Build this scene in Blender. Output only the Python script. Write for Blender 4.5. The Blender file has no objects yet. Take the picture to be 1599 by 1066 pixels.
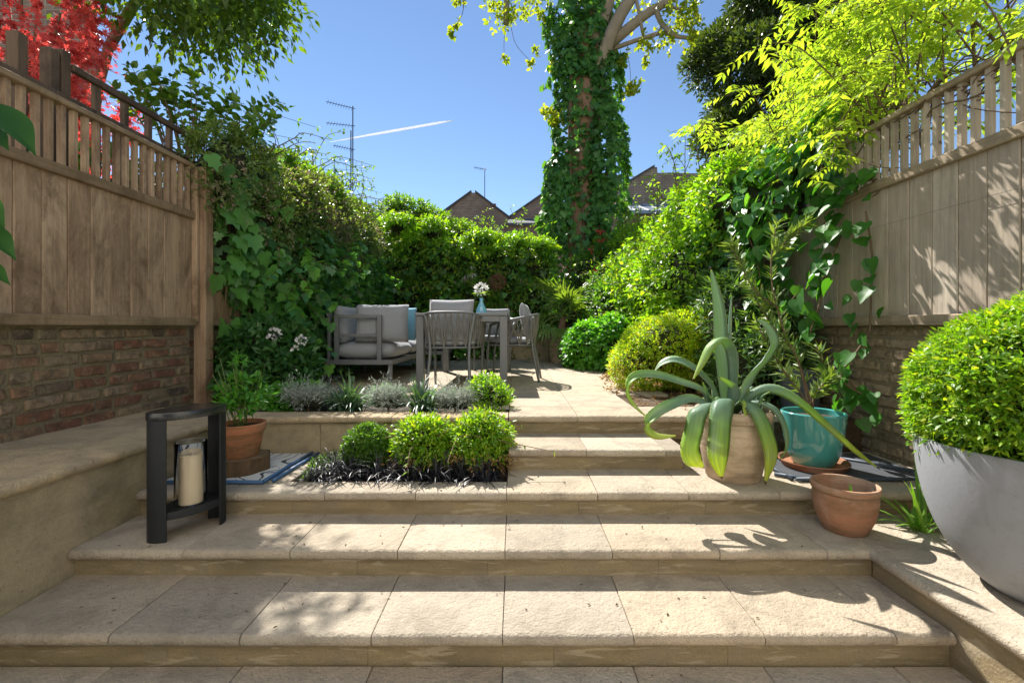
import bpy, bmesh, math, random
import numpy as np
from mathutils import Vector, Matrix

SC = bpy.context.scene
COL = SC.collection
R = math.radians
rng = np.random.default_rng(11)
random.seed(11)

# ------------------------------------------------------------------ camera
CAM_Z = 1.20
cd = bpy.data.cameras.new('camera'); cam = bpy.data.objects.new('camera', cd); COL.objects.link(cam)
cam.location = (0, 0, CAM_Z); cam.rotation_euler = (R(90), 0, 0)
cd.sensor_width = 36; cd.lens = 16; cd.shift_x = -0.0034; cd.shift_y = -0.0144
cd.clip_start = 0.02; cd.clip_end = 20000
SC.camera = cam

# ------------------------------------------------------------------ sky, sun, exposure
SUN = Vector((-0.386, 0.815, 1.0)).normalized()
ELEV = math.asin(SUN.z); AZ = math.atan2(SUN.x, SUN.y)
w = bpy.data.worlds.new('World'); SC.world = w; w.use_nodes = True
nt = w.node_tree; nt.nodes.clear()
so = nt.nodes.new('ShaderNodeOutputWorld'); bg = nt.nodes.new('ShaderNodeBackground'); sky = nt.nodes.new('ShaderNodeTexSky')
sky.sky_type = 'NISHITA'; sky.sun_disc = False; sky.sun_elevation = ELEV; sky.sun_rotation = AZ
sky.air_density = 1.0; sky.dust_density = 0.0; sky.ozone_density = 3.6; sky.altitude = 50
bg.inputs['Strength'].default_value = 0.07
nt.links.new(sky.outputs[0], bg.inputs[0]); nt.links.new(bg.outputs[0], so.inputs[0])
sl = bpy.data.lights.new('sun', 'SUN'); sl.energy = 4.8; sl.angle = R(0.5); sl.color = (1.0, 0.95, 0.87)
sun = bpy.data.objects.new('sun', sl); COL.objects.link(sun)
sun.rotation_euler = SUN.to_track_quat('Z', 'Y').to_euler(); sun.location = SUN * 60
vs = SC.view_settings; vs.view_transform = 'Standard'; vs.look = 'None'; vs.gamma = 1; vs.use_curve_mapping = False
vs.exposure = 1.2
SC.render.engine = 'CYCLES'
SC.cycles.use_denoising = True
SC.cycles.max_bounces = 8; SC.cycles.diffuse_bounces = 4; SC.cycles.transmission_bounces = 6; SC.cycles.transparent_max_bounces = 6
SC.cycles.sample_clamp_indirect = 6

# ------------------------------------------------------------------ helpers
F = 16 / 36 * 1599
def P3(px, py, Y):                      # a point of the garden at depth Y, from where it stands in view
    return Vector(((px - 805) / F * Y, Y, CAM_Z - (py - 510) / F * Y))

class MB:
    def __init__(s): s.v = []; s.f = []
    def add(s, vs, fs):
        o = len(s.v); s.v += [tuple(x) for x in vs]; s.f += [tuple(i + o for i in f) for f in fs]; return s
    def box(s, x0, x1, y0, y1, z0, z1):
        v = [(x0,y0,z0),(x1,y0,z0),(x1,y1,z0),(x0,y1,z0),(x0,y0,z1),(x1,y0,z1),(x1,y1,z1),(x0,y1,z1)]
        return s.add(v, [(0,3,2,1),(4,5,6,7),(0,1,5,4),(1,2,6,5),(2,3,7,6),(3,0,4,7)])
    def bbox(s, x0, x1, y0, y1, z0, z1, b=0.004, seg=1):
        bm = bmesh.new(); bmesh.ops.create_cube(bm, size=1)
        for q in bm.verts: q.co = Vector(((x0+x1)/2 + q.co.x*(x1-x0), (y0+y1)/2 + q.co.y*(y1-y0), (z0+z1)/2 + q.co.z*(z1-z0)))
        bmesh.ops.bevel(bm, geom=bm.edges[:], offset=b, segments=seg, profile=0.5, affect='EDGES')
        bm.verts.index_update()
        s.add([q.co[:] for q in bm.verts], [[q.index for q in f.verts] for f in bm.faces]); bm.free(); return s
    def tube(s, pts, rad, seg=8, cap=True):
        pts = [Vector(p) for p in pts]; n = len(pts)
        if not hasattr(rad, '__len__'): rad = [rad] * n
        up = None; vs = []; fs = []
        for i, p in enumerate(pts):
            d = (pts[min(i+1, n-1)] - pts[max(i-1, 0)])
            if d.length < 1e-9: d = Vector((0,0,1))
            d.normalize()
            if up is None: up = Vector((0,0,1)) if abs(d.z) < .9 else Vector((1,0,0))
            a = d.cross(up)
            if a.length < 1e-6: a = d.cross(Vector((0,1,0)))
            a.normalize(); b = a.cross(d); up = b
            for k in range(seg):
                t = 2*math.pi*k/seg; vs.append(p + (a*math.cos(t) + b*math.sin(t))*rad[i])
        for i in range(n-1):
            for k in range(seg):
                k2 = (k+1) % seg; fs.append((i*seg+k, i*seg+k2, (i+1)*seg+k2, (i+1)*seg+k))
        if cap: fs += [tuple(range(seg))[::-1], tuple((n-1)*seg+k for k in range(seg))]
        return s.add(vs, fs)
    def lathe(s, prof, seg=40, c=(0,0,0), sx=1, sy=1):
        vs = []; fs = []; n = len(prof)
        for r, z in prof:
            for k in range(seg):
                t = 2*math.pi*k/seg; vs.append((c[0] + r*sx*math.cos(t), c[1] + r*sy*math.sin(t), c[2] + z))
        for i in range(n-1):
            for k in range(seg):
                k2 = (k+1) % seg; fs.append((i*seg+k, i*seg+k2, (i+1)*seg+k2, (i+1)*seg+k))
        return s.add(vs, fs)
    def prism(s, poly, d0, d1, ax='y'):     # polygon in the two other axes, extruded along ax
        n = len(poly)
        def q(a, b, d): return {'y': (a, d, b), 'x': (d, a, b), 'z': (a, b, d)}[ax]
        vs = [q(a, b, d0) for a, b in poly] + [q(a, b, d1) for a, b in poly]
        fs = [tuple(range(n))[::-1], tuple(range(n, 2*n))] + [(i, (i+1) % n, n+(i+1) % n, n+i) for i in range(n)]
        return s.add(vs, fs)
    def mesh(s, name, mat, origin=(0,0,0), smooth=False, recalc=True):
        me = bpy.data.meshes.new(name); o = Vector(origin)
        me.from_pydata([tuple(Vector(v) - o) for v in s.v], [], s.f)
        if recalc:
            bm = bmesh.new(); bm.from_mesh(me); bmesh.ops.remove_doubles(bm, verts=bm.verts[:], dist=1e-6); bmesh.ops.recalc_face_normals(bm, faces=bm.faces[:]); bm.to_mesh(me); bm.free()
        if smooth:
            me.polygons.foreach_set('use_smooth', [True] * len(me.polygons))
            if smooth != True: me.set_sharp_from_angle(angle=R(smooth))
        if mat: me.materials.append(mat)
        me.update(); return me

def tag(o, label=None, cat=None, group=None, kind=None):
    if label: o['label'] = label
    if cat: o['category'] = cat
    if group: o['group'] = group
    if kind: o['kind'] = kind
    return o

class Thing:                                  # an Empty at the base of a thing, with its parts
    def __init__(s, name, label=None, cat=None, loc=(0,0,0), group=None, kind=None):
        s.o = bpy.data.objects.new(name, None); COL.objects.link(s.o); s.o.empty_display_size = .1
        s.loc = Vector(loc); s.o.location = s.loc; tag(s.o, label, cat, group, kind)
    def link(s, name, me, parent=None, M=None, kind=None, label=None):
        o = bpy.data.objects.new(name, me); COL.objects.link(o); o.parent = parent or s.o
        if M is not None: o.matrix_local = Matrix.Translation(-s.loc) @ M
        if kind: o['kind'] = kind
        if label: o['label'] = label
        return o
    def part(s, name, mb, mat, parent=None, smooth=False, kind=None, label=None):
        return s.link(name, mb.mesh(name, mat, s.loc, smooth), parent, None, kind, label)

def single(name, mb, mat, label=None, cat=None, group=None, kind=None, smooth=False, origin=(0,0,0)):
    o = bpy.data.objects.new(name, mb.mesh(name, mat, origin, smooth)); o.location = origin; COL.objects.link(o)
    return tag(o, label, cat, group, kind)

def copy_tree(o, parent=None):
    c = o.copy(); COL.objects.link(c); c.parent = parent
    for ch in list(o.children): copy_tree(ch, c)
    return c

def bez(pts, n):                               # smooth curve through points (Catmull-Rom)
    pts = [Vector(p) for p in pts]; q = [pts[0]*2 - pts[1]] + pts + [pts[-1]*2 - pts[-2]]
    out = []; m = len(pts) - 1
    for i in range(n):
        t = i/(n-1)*m; k = min(int(t), m-1); t -= k
        a, b, c, d = q[k:k+4]
        out.append(.5*((2*b) + (c-a)*t + (2*a-5*b+4*c-d)*t*t + (3*b-a-3*c+d)*t**3))
    return out

# ------------------------------------------------------------------ materials
MATS = {}
def newmat(name):
    m = bpy.data.materials.new(name); m.use_nodes = True; n = m.node_tree; n.nodes.clear()
    out = n.nodes.new('ShaderNodeOutputMaterial'); return m, n, out
def N(n, t, **kw):
    x = n.nodes.new(t)
    for k, v in kw.items():
        if k in x.inputs: x.inputs[k].default_value = v
        else: setattr(x, k, v)
    return x
def ramp(n, src, stops):
    r = n.nodes.new('ShaderNodeValToRGB'); e = r.color_ramp.elements
    while len(e) < len(stops): e.new(0.5)
    for x, (p, c) in zip(e, stops): x.position = p; x.color = (c[0], c[1], c[2], 1) if hasattr(c, '__len__') else (c, c, c, 1)
    n.links.new(src, r.inputs[0]); return r.outputs[0]
def mixc(n, fac, a, b, mode='MIX'):
    x = n.nodes.new('ShaderNodeMix'); x.data_type = 'RGBA'; x.blend_type = mode
    for s, v in ((0, fac), (6, a), (7, b)):
        if hasattr(v, 'is_output'): n.links.new(v, x.inputs[s])
        elif s == 0: x.inputs[0].default_value = v
        else: x.inputs[s].default_value = (v[0], v[1], v[2], 1) if hasattr(v, '__len__') else (v, v, v, 1)
    return x.outputs[2]
def math_(n, op, a, b=None, clamp=False):
    x = n.nodes.new('ShaderNodeMath'); x.operation = op; x.use_clamp = clamp
    for i, v in enumerate((a, b)):
        if v is None: continue
        if hasattr(v, 'is_output'): n.links.new(v, x.inputs[i])
        else: x.inputs[i].default_value = v
    return x.outputs[0]
def pos(n, scale=(1,1,1), rnd=True):          # world position, shifted for each object so that no two pieces look alike
    g = n.nodes.new('ShaderNodeNewGeometry'); mp = n.nodes.new('ShaderNodeMapping'); mp.inputs['Scale'].default_value = scale
    n.links.new(g.outputs['Position'], mp.inputs[0])
    if rnd:
        oi = n.nodes.new('ShaderNodeObjectInfo'); v = n.nodes.new('ShaderNodeCombineXYZ')
        for i in range(3): n.links.new(math_(n, 'MULTIPLY', oi.outputs['Random'], 37.0 + 11*i), v.inputs[i])
        n.links.new(v.outputs[0], mp.inputs['Location'])
    return mp.outputs[0]
def noise(n, vec, scale, detail=4, rough=.55, dist=0):
    x = N(n, 'ShaderNodeTexNoise', Scale=scale, Detail=detail, Roughness=rough, Distortion=dist)
    n.links.new(vec, x.inputs['Vector']); return x.outputs['Fac']
def finish(n, out, col, rough=.7, bump=None, bstr=.3, bdist=.005, spec=.4, metal=0, coat=0):
    b = n.nodes.new('ShaderNodeBsdfPrincipled')
    for k, v in (('Base Color', col), ('Roughness', rough), ('Metallic', metal), ('Specular IOR Level', spec), ('Coat Weight', coat)):
        if hasattr(v, 'is_output'): n.links.new(v, b.inputs[k])
        elif k == 'Base Color': b.inputs[k].default_value = (v[0], v[1], v[2], 1)
        else: b.inputs[k].default_value = v
    if bump is not None:
        bp = N(n, 'ShaderNodeBump', Strength=bstr, Distance=bdist); n.links.new(bump, bp.inputs['Height']); n.links.new(bp.outputs[0], b.inputs['Normal'])
    n.links.new(b.outputs[0], out.inputs[0]); return b

def stone_mat(name, c1, c2, stain=0.0, pit=.7, var=.35, mossy=0.0):
    m, n, out = newmat(name); p = pos(n); oi = n.nodes.new('ShaderNodeObjectInfo')
    base = mixc(n, noise(n, p, 2.3, 5, .6), c1, c2)
    base = mixc(n, var, base, mixc(n, 1.0, base, ramp(n, oi.outputs['Random'], [(0, (1.08, 1.06, 1.02)), (.2, (.74, .72, .71)), (.4, (1.04, .95, .84)), (.6, (.86, .83, .80)), (.8, (1.1, 1.06, 1.0)), (1, (.92, .82, .70))]), 'MULTIPLY'))
    grain = noise(n, p, 190, 3, .7)
    base = mixc(n, ramp(n, grain, [(.3, .6), (.58, 0)]), base, [c*.5 for c in c1])
    spots = noise(n, p, 42, 5, .75)
    base = mixc(n, ramp(n, spots, [(.62, 0), (.72, .75)]), base, (.07, .058, .045))
    cloud = noise(n, p, 5.5, 6, .65, .6)
    base = mixc(n, ramp(n, cloud, [(.46, 0), (.66, .55)]), base, (.20, .17, .13))
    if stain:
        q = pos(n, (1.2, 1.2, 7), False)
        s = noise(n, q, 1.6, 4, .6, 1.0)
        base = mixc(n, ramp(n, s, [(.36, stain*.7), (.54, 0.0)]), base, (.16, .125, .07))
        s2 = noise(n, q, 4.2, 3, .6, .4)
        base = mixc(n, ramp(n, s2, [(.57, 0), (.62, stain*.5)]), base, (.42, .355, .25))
    if mossy:
        base = mixc(n, ramp(n, noise(n, p, 3.2, 6, .7, .5), [(.48, 0), (.7, mossy)]), base, (.10, .085, .035))
    h = math_(n, 'ADD', math_(n, 'MULTIPLY', noise(n, p, 95, 3, .6), 1.0), math_(n, 'MULTIPLY', noise(n, p, 38, 3, .6), 1.3))
    finish(n, out, base, .86, h, pit, .009, .25); MATS[name] = m; return m

def wood_mat(name, c1, c2, dark, mild=.5, axis='z'):
    m, n, out = newmat(name)
    sc = {'z': (9, 9, .7), 'y': (9, .7, 9), 'x': (.7, 9, 9)}[axis]
    sf = {'z': (38, 38, 1.6), 'y': (38, 1.6, 38), 'x': (1.6, 38, 38)}[axis]
    p = pos(n, sc); pf = pos(n, sf); pw = pos(n); oi = n.nodes.new('ShaderNodeObjectInfo')
    base = mixc(n, noise(n, p, 1.2, 5, .6, .4), c1, c2)
    base = mixc(n, math_(n, 'MULTIPLY', oi.outputs['Random'], .7), base, [c1[0]*.55, c1[1]*.5, c1[2]*.47])
    base = mixc(n, ramp(n, noise(n, pf, 1.4, 4, .65), [(.34, .38), (.56, 0)]), base, dark)
    base = mixc(n, ramp(n, noise(n, pos(n, (2.2, 2.2, 1.0)), 2.0, 6, .74, .5), [(.44, 0), (.64, mild*1.3)]), base, dark)
    h = noise(n, pf, 1.5, 4, .6)
    finish(n, out, base, .8, h, .5, .004, .25); MATS[name] = m; return m

def plain(name, c, rough=.6, var=.15, nscale=8, bump=.1, bscale=120, metal=0, spec=.4, coat=0):
    m, n, out = newmat(name); p = pos(n)
    col = mixc(n, math_(n, 'MULTIPLY', noise(n, p, nscale, 5, .6), 1.0), [x*(1-var) for x in c], [x*(1+var) for x in c])
    finish(n, out, col, rough, noise(n, p, bscale, 2, .5), bump, .003, spec, metal, coat); MATS[name] = m; return m

def leaf_mat(name, a, b, trans=.4, tcol=None, rough=.42, spec=.5, rare=None, rare_at=.93):
    m, n, out = newmat(name); g = n.nodes.new('ShaderNodeNewGeometry')
    stops = [(0, a), (.8, b)] if rare is None else [(0, a), (rare_at - .08, b), (rare_at, rare)]
    col = ramp(n, g.outputs['Random Per Island'], stops)
    p = pos(n, rnd=False)
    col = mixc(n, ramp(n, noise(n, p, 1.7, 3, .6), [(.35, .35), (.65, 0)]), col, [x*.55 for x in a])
    pb = n.nodes.new('ShaderNodeBsdfPrincipled'); n.links.new(col, pb.inputs['Base Color'])
    pb.inputs['Roughness'].default_value = rough; pb.inputs['Specular IOR Level'].default_value = spec
    tr = n.nodes.new('ShaderNodeBsdfTranslucent')
    tc = mixc(n, 1.0, col, tcol or (2.2, 2.1, .5), 'MULTIPLY'); n.links.new(tc, tr.inputs[0])
    mx = n.nodes.new('ShaderNodeMixShader'); mx.inputs[0].default_value = trans
    n.links.new(pb.outputs[0], mx.inputs[1]); n.links.new(tr.outputs[0], mx.inputs[2]); n.links.new(mx.outputs[0], out.inputs[0])
    MATS[name] = m; return m

SAND1, SAND2 = (.48, .425, .345), (.395, .345, .275)
M_tread = stone_mat('sandstone', SAND1, SAND2, var=.9)
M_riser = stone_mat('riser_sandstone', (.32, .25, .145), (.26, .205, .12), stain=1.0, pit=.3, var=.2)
M_render = stone_mat('rendered_wall', (.47, .385, .25), (.40, .325, .205), stain=.25, pit=.2, var=.1, mossy=.45)
M_coping = stone_mat('coping_sandstone', (.57, .45, .29), (.50, .395, .255), var=.5, mossy=.25)
M_patio = stone_mat('patio_sandstone', (.53, .455, .355), (.46, .39, .30), var=.6)
M_woodL = wood_mat('weathered_oak', (.56, .405, .27), (.48, .34, .225), (.15, .09, .055), .65)
M_woodLy = wood_mat('weathered_oak_rail', (.40, .29, .18), (.32, .225, .14), (.12, .08, .045), .5, 'y')
M_woodR = wood_mat('grey_oak', (.55, .475, .385), (.47, .405, .325), (.19, .155, .115), .3)
M_woodRy = wood_mat('grey_oak_rail', (.41, .33, .23), (.34, .27, .19), (.12, .09, .06), .4, 'y')
M_woodN = wood_mat('old_trellis_timber', (.18, .125, .085), (.13, .09, .065), (.04, .03, .022), .6)

def brick_mat(name, stops):
    m, n, out = newmat(name); p = pos(n); oi = n.nodes.new('ShaderNodeObjectInfo')
    col = ramp(n, oi.outputs['Random'], stops)
    col = mixc(n, ramp(n, noise(n, p, 16, 5, .75), [(.40, 0), (.64, .75)]), col, (.06, .05, .04))
    col = mixc(n, ramp(n, noise(n, p, 9, 5, .75, .5), [(.5, 0), (.66, .7)]), col, (.34, .28, .19))
    finish(n, out, col, .9, noise(n, p, 45, 5, .7), .9, .008, .2); MATS[name] = m; return m
M_brick = brick_mat('old_stock_brick', [(0, (.22, .10, .065)), (.25, (.27, .12, .075)), (.5, (.30, .215, .135)), (.72, (.12, .09, .07)), (1, (.36, .25, .16))])
M_brickR = brick_mat('pale_stock_brick', [(0, (.28, .21, .14)), (.4, (.34, .26, .17)), (.7, (.24, .185, .125)), (1, (.40, .30, .18))])  # paler stock brick tones, picked at random per brick
M_mortar = stone_mat('lime_mortar', (.31, .25, .155), (.22, .175, .11), pit=1.0, var=.1, mossy=.4)
M_soil = stone_mat('dark_soil', (.055, .038, .025), (.03, .022, .016), pit=1.0, var=.1)
M_mulch = stone_mat('leaf_mulch', (.12, .075, .04), (.06, .04, .025), pit=1.0, var=.1)
# ------------------------------------------------------------------ ground
g = MB(); g.add([(-900,-900,-.06),(900,-900,-.06),(900,900,-.06),(-900,900,-.06)], [(0,1,2,3)])
single('ground', g, plain('ground_earth', (.10, .11, .05), .95, .4, .6, .4, 20), kind='structure')

RISE = .121
FR = [None, 1.59, 1.945, 2.295, 2.645, 3.03]            # front of each tread
XJ = lambda k: -.045 + .4605*k
XL, XR = -1.92, 1.55                                     # faces of the two side walls
XFL, XFR = -2.62, 2.38                                   # the two fences
G = .0013

def nosed(L, D, t=.046, r=.021, n=6):                    # paving slab with a rounded front edge, front along -y, top at z=0
    prof = [(D/2, -t), (D/2, 0)]
    for i in range(n+1):
        a = R(90 + 180*i/n*0.98); prof.append((-D/2 + r + r*math.cos(a), -r + (r if i <= n/2 else t - r)*math.sin(a) if i <= n/2 else -r + (t-r)*math.sin(a)))
    m = MB(); m.prism([(a, b) for a, b in prof], -L/2, L/2, 'x'); return m
def slab_mesh(name, L, D, mat, t=.046):
    m = nosed(L, D, t); me = m.mesh(name, mat)
    bm = bmesh.new(); bm.from_mesh(me)
    ed = [e for e in bm.edges if abs(e.verts[0].co.x - e.verts[1].co.x) < 1e-6]
    bmesh.ops.bevel(bm, geom=ed, offset=.002, segments=1, affect='EDGES')
    bm.to_mesh(me); bm.free()
    me.polygons.foreach_set('use_smooth', [True]*len(me.polygons)); me.set_sharp_from_angle(angle=R(38)); return me

def put_slab(T, name, x0, x1, y0, y1, z, mat, yaw=0):
    L, D = (x1-x0-2*G, y1-y0-G) if yaw == 0 else (y1-y0-2*G, x1-x0-G)
    M = Matrix.Translation(((x0+x1)/2, (y0+y1)/2, z + random.uniform(-.0015, .0015))) @ Matrix.Rotation(yaw + R(random.uniform(-.12, .12)), 4, 'Z')
    return T.link(name, slab_mesh(name, L, D, mat), None, M)

def flat_slab(T, name, x0, x1, y0, y1, z, mat, t=.04):
    m = MB(); m.bbox(-(x1-x0)/2+G, (x1-x0)/2-G, -(y1-y0)/2+G, (y1-y0)/2-G, -t, 0, .0035)
    M = Matrix.Translation(((x0+x1)/2, (y0+y1)/2, z + random.uniform(-.0018, .0018)))
    return T.link(name, m.mesh(name, mat), None, M)

def xs(a, b):                                            # slab joints between a and b
    k = [XJ(i) for i in range(-12, 12)]; return [a] + [x for x in k if a + .12 < x < b - .12] + [b]

# lower paving in front of the steps
T = Thing('lower_paving', kind='structure', loc=(0, 0, 0))
m = MB(); m.box(-3.4, 3.4, -4, 1.62, -.055, -.045); T.part('bedding', m, M_mortar)
for j, (y0, y1) in enumerate([(1.0, 1.612), (.4, 1.0), (-.2, .4), (-.8, -.2)]):
    e = xs(XL-.0 if j < 9 else 0, XR + .0)
    for a, b in zip(e, e[1:]): flat_slab(T, 'paving_slab', a, b, y0, y1, 0, M_tread)

# the steps
T = Thing('stone_steps', 'wide buff sandstone garden steps rising from the foreground to the dining terrace', 'steps', (0, 1.59, 0))
def tread(k, x0, x1, back):
    e = xs(x0, x1)
    for a, b in zip(e, e[1:]): put_slab(T, 'tread_slab', a, b, FR[k], back, RISE*k, M_tread)
def riser(k, x0, x1, y=None):
    e = [x0]; 
    while e[-1] < x1 - .9: e.append(e[-1] + random.uniform(.55, .8))
    e.append(x1)
    for a, b in zip(e, e[1:]):
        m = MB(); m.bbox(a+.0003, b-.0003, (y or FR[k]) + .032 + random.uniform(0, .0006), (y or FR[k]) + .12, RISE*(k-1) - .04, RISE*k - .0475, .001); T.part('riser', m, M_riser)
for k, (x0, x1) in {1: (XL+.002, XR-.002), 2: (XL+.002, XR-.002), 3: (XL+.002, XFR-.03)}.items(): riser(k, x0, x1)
tread(1, XL+.002, XR-.004, FR[2]+.045); tread(2, XL+.002, XR-.0, FR[3]+.045)
tread(3, XJ(0), XFR-.03, FR[4]+.045)
e = xs(XL+.002, XJ(0))
for a, b in zip(e, e[1:]): put_slab(T, 'tread_slab', a, b, FR[3], FR[3]+.165, RISE*3, M_tread)
riser(4, XJ(0)+.004, .985); tread(4, XJ(0)+.004, 1.0, FR[5]+.045); riser(5, XJ(0)+.004, 1.74)
e = [XJ(0), XJ(1), XJ(2), XJ(3), 1.76]
for a, b in zip(e, e[1:]): put_slab(T, 'tread_slab', a, b, FR[5], FR[5]+.36, RISE*5, M_tread)
m = MB(); m.box(.9, .985, FR[4]+.05, 3.05, RISE*3-.03, RISE*4-.05); T.part('side_cheek', m, M_riser)
m = MB(); m.box(-.04, 1.0, 2.76, 3.12, .2, RISE*4-.05)
m.box(XL, XR, 1.72, 2.4, 0, RISE-.05); m.box(XL, XR, 2.06, 2.42, .07, RISE*2-.05); m.box(XL, XFR, 2.41, 2.46, .2, RISE*3-.05)
m.box(-.04, XFR, 2.46, 3.1, .22, RISE*3-.05)
T.part('core', m, M_mortar)

# landing left of the lower bed, slabs flush with the third tread
T = Thing('side_landing', kind='structure', loc=(-1.6, 2.46, RISE*3))
for a, b in ((XL+.002, -1.58), (-1.58, -1.22)):
    flat_slab(T, 'paving_slab', a, b, 2.463, 3.03, RISE*3, M_tread)
T = Thing('side_landing', kind='structure', loc=(1.6, 2.7, RISE*3))
for a, b in ((1.0, 1.36), (1.36, 1.82), (1.82, XFR-.02)):
    flat_slab(T, 'paving_slab', a, b, FR[4]+.048, 3.05 if a > 1.7 else 3.055, RISE*3, M_tread)
m = MB(); m.box(-1.22, -.05, 2.462, 3.045, .1, .335)
single('lower_bed_soil', m, M_soil, kind='structure')

# left ledge: rendered retaining wall with stone coping
T = Thing('retaining_wall', 'rendered buff retaining wall with rounded stone coping below the left fence', 'wall', (XL, 1.2, 0))
m = MB(); m.box(XFL-.2, XL, -1.6, 3.34, -.05, RISE*5-.048); T.part('rendered_face', m, M_render)
yy = [-1.6, -.55, .35, 1.0, 1.62, 2.2, 2.78, 3.36]
for a, b in zip(yy, yy[1:]): put_slab(T, 'coping_stone', XFL-.02, XL+.034, a, b, RISE*5, M_coping, R(90))
# upper bed wall
T = Thing('planter_wall', 'low stone planter wall with rounded coping behind the clipped box balls', 'wall', (-1, 3.03, RISE*3))
for a, b in ((XL+.0, -1.3), (-1.3, -.66), (-.66, -.05)):
    m = MB(); m.bbox(a+.001, b-.001, 3.034, 3.18, RISE*3-.03, RISE*5-.048, .003); T.part('facing_stone', m, M_render)
e = [XL+.036, -1.43, -.82, XJ(0)-.003]
for a, b in zip(e, e[1:]): put_slab(T, 'coping_stone', a, b, 3.0, 3.19, RISE*5, M_coping)
# right ledge
T = Thing('retaining_wall', 'low stone side wall with coping carrying the big grey bowl planter', 'wall', (XR, 1.2, 0))
m = MB(); m.box(XR, XFR+.1, -1.6, 1.975, -.05, RISE*2-.048); m.box(XR+.01, XFR+.1, 1.975, 2.345, -.05, RISE*2-.048); T.part('rendered_face', m, M_riser)
yy = [-1.6, -.8, -.1, .55, 1.2, 1.953]
for a, b in zip(yy, yy[1:]): put_slab(T, 'coping_stone', XR-.036, XR+.34, a, b, RISE*2, M_tread, R(-90))
for a, b in zip(yy, yy[1:]): flat_slab(T, 'paving_slab', XR+.34, XFR-.01, a, b, RISE*2, M_tread)
for a, b in ((XR, XR+.42), (XR+.42, XFR-.01)): flat_slab(T, 'paving_slab', a, b, 1.953, FR[3]+.045, RISE*2, M_tread)

# terrace
T = Thing('terrace', kind='structure', loc=(0, 5, RISE*5))
m = MB(); m.box(-2.3, 1.36, 3.98, 8.6, .3, RISE*5-.045); m.box(-.04, 1.36, 3.1, 3.98, .3, RISE*5-.045); T.part('bedding', m, M_mortar)
ry = [3.392, 3.98, 4.56, 5.14, 5.72, 6.3, 6.88, 7.46, 8.04, 8.6]
for j, (y0, y1) in enumerate(zip(ry, ry[1:])):
    k0 = 0 if j == 0 else -5
    k1 = 2 if j == 0 else 3
    for k in range(k0, k1): flat_slab(T, 'paving_slab', XJ(k), XJ(k+1), y0, y1, RISE*5, M_patio)
m = MB(); m.box(XFL, -.05, 3.19, 3.975, .3, .575); m.box(XFL, XJ(-5)-.01, 3.975, 9.6, .3, .585)
single('upper_bed_soil', m, M_soil, kind='structure')
m = MB(); m.box(XJ(2)+.01, XFR, 3.4, 3.97, .3, .585); m.box(XJ(3)+.01, XFR, 3.97, 9.6, .3, .585); m.box(1.0, XFR, 3.12, 3.4, .3, .555)
m.box(XJ(-5), XJ(3), 8.61, 9.6, .3, .59)
single('right_bed_soil', m, M_mulch, kind='structure')

# ------------------------------------------------------------------ brick walls
BV = []
for i in range(7):
    bm = bmesh.new(); bmesh.ops.create_cube(bm, size=1)
    for v in bm.verts: v.co += Vector([random.uniform(-.05, .05) for _ in range(3)])
    bmesh.ops.bevel(bm, geom=bm.edges[:], offset=.075, segments=1, affect='EDGES')
    BV.append(bm)
def brick_meshes(mat):
    out = []
    for bm in BV:
        me = bpy.data.meshes.new('brick'); bm.to_mesh(me); me.materials.append(mat); out.append(me)
    return out
def brick_wall(name, label, X, side, y0, y1, z0, z1, mat, ch=.0755):
    T = Thing(name, label, 'wall', (X, (y0+y1)/2, z0))
    m = MB(); m.box(*sorted((X - side*.004, X - side*.22)), y0, y1, z0-.05, z1+.03); T.part('mortar', m, M_mortar)
    ms = brick_meshes(mat); r = 0; z = z0 + .006
    while z + ch*.8 < z1:
        y = y0 + random.uniform(-.1, 0); kk = r
        while y < y1 - .05:
            L = random.choice([.215, .215, .215, .103]) if r % 2 else random.choice([.215, .103, .215])
            L *= random.uniform(.96, 1.03); a, b = max(y, y0), min(y+L, y1)
            if b - a > .04:
                M = Matrix.Translation((X - side*.045 + side*random.uniform(-.004, .005), (a+b)/2, z + ch/2 + random.uniform(-.003, .003))) @ Matrix.Rotation(R(random.uniform(-1.2, 1.2)), 4, 'X') @ Matrix.Diagonal((.1, b-a, ch-.019, 1))
                T.link('brick', random.choice(ms), None, M)
            y += L + random.uniform(.012, .022)
        z += ch; r += 1
    return T
brick_wall('brick_wall', 'weathered dark red brick wall under the left timber fence', XFL, 1, 1.5, 3.66, RISE*5-.02, 1.205, M_brick)
brick_wall('brick_wall', 'dark low brick wall behind the ivy and white flowered shrub', XFL, 1, 3.75, 5.4, RISE*5-.04, 1.205, M_brick)
brick_wall('brick_wall', 'pale brick wall under the right timber fence behind the teal pot', XFR, -1, 1.35, 4.6, RISE*2-.02, 1.205, M_brickR)

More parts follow.
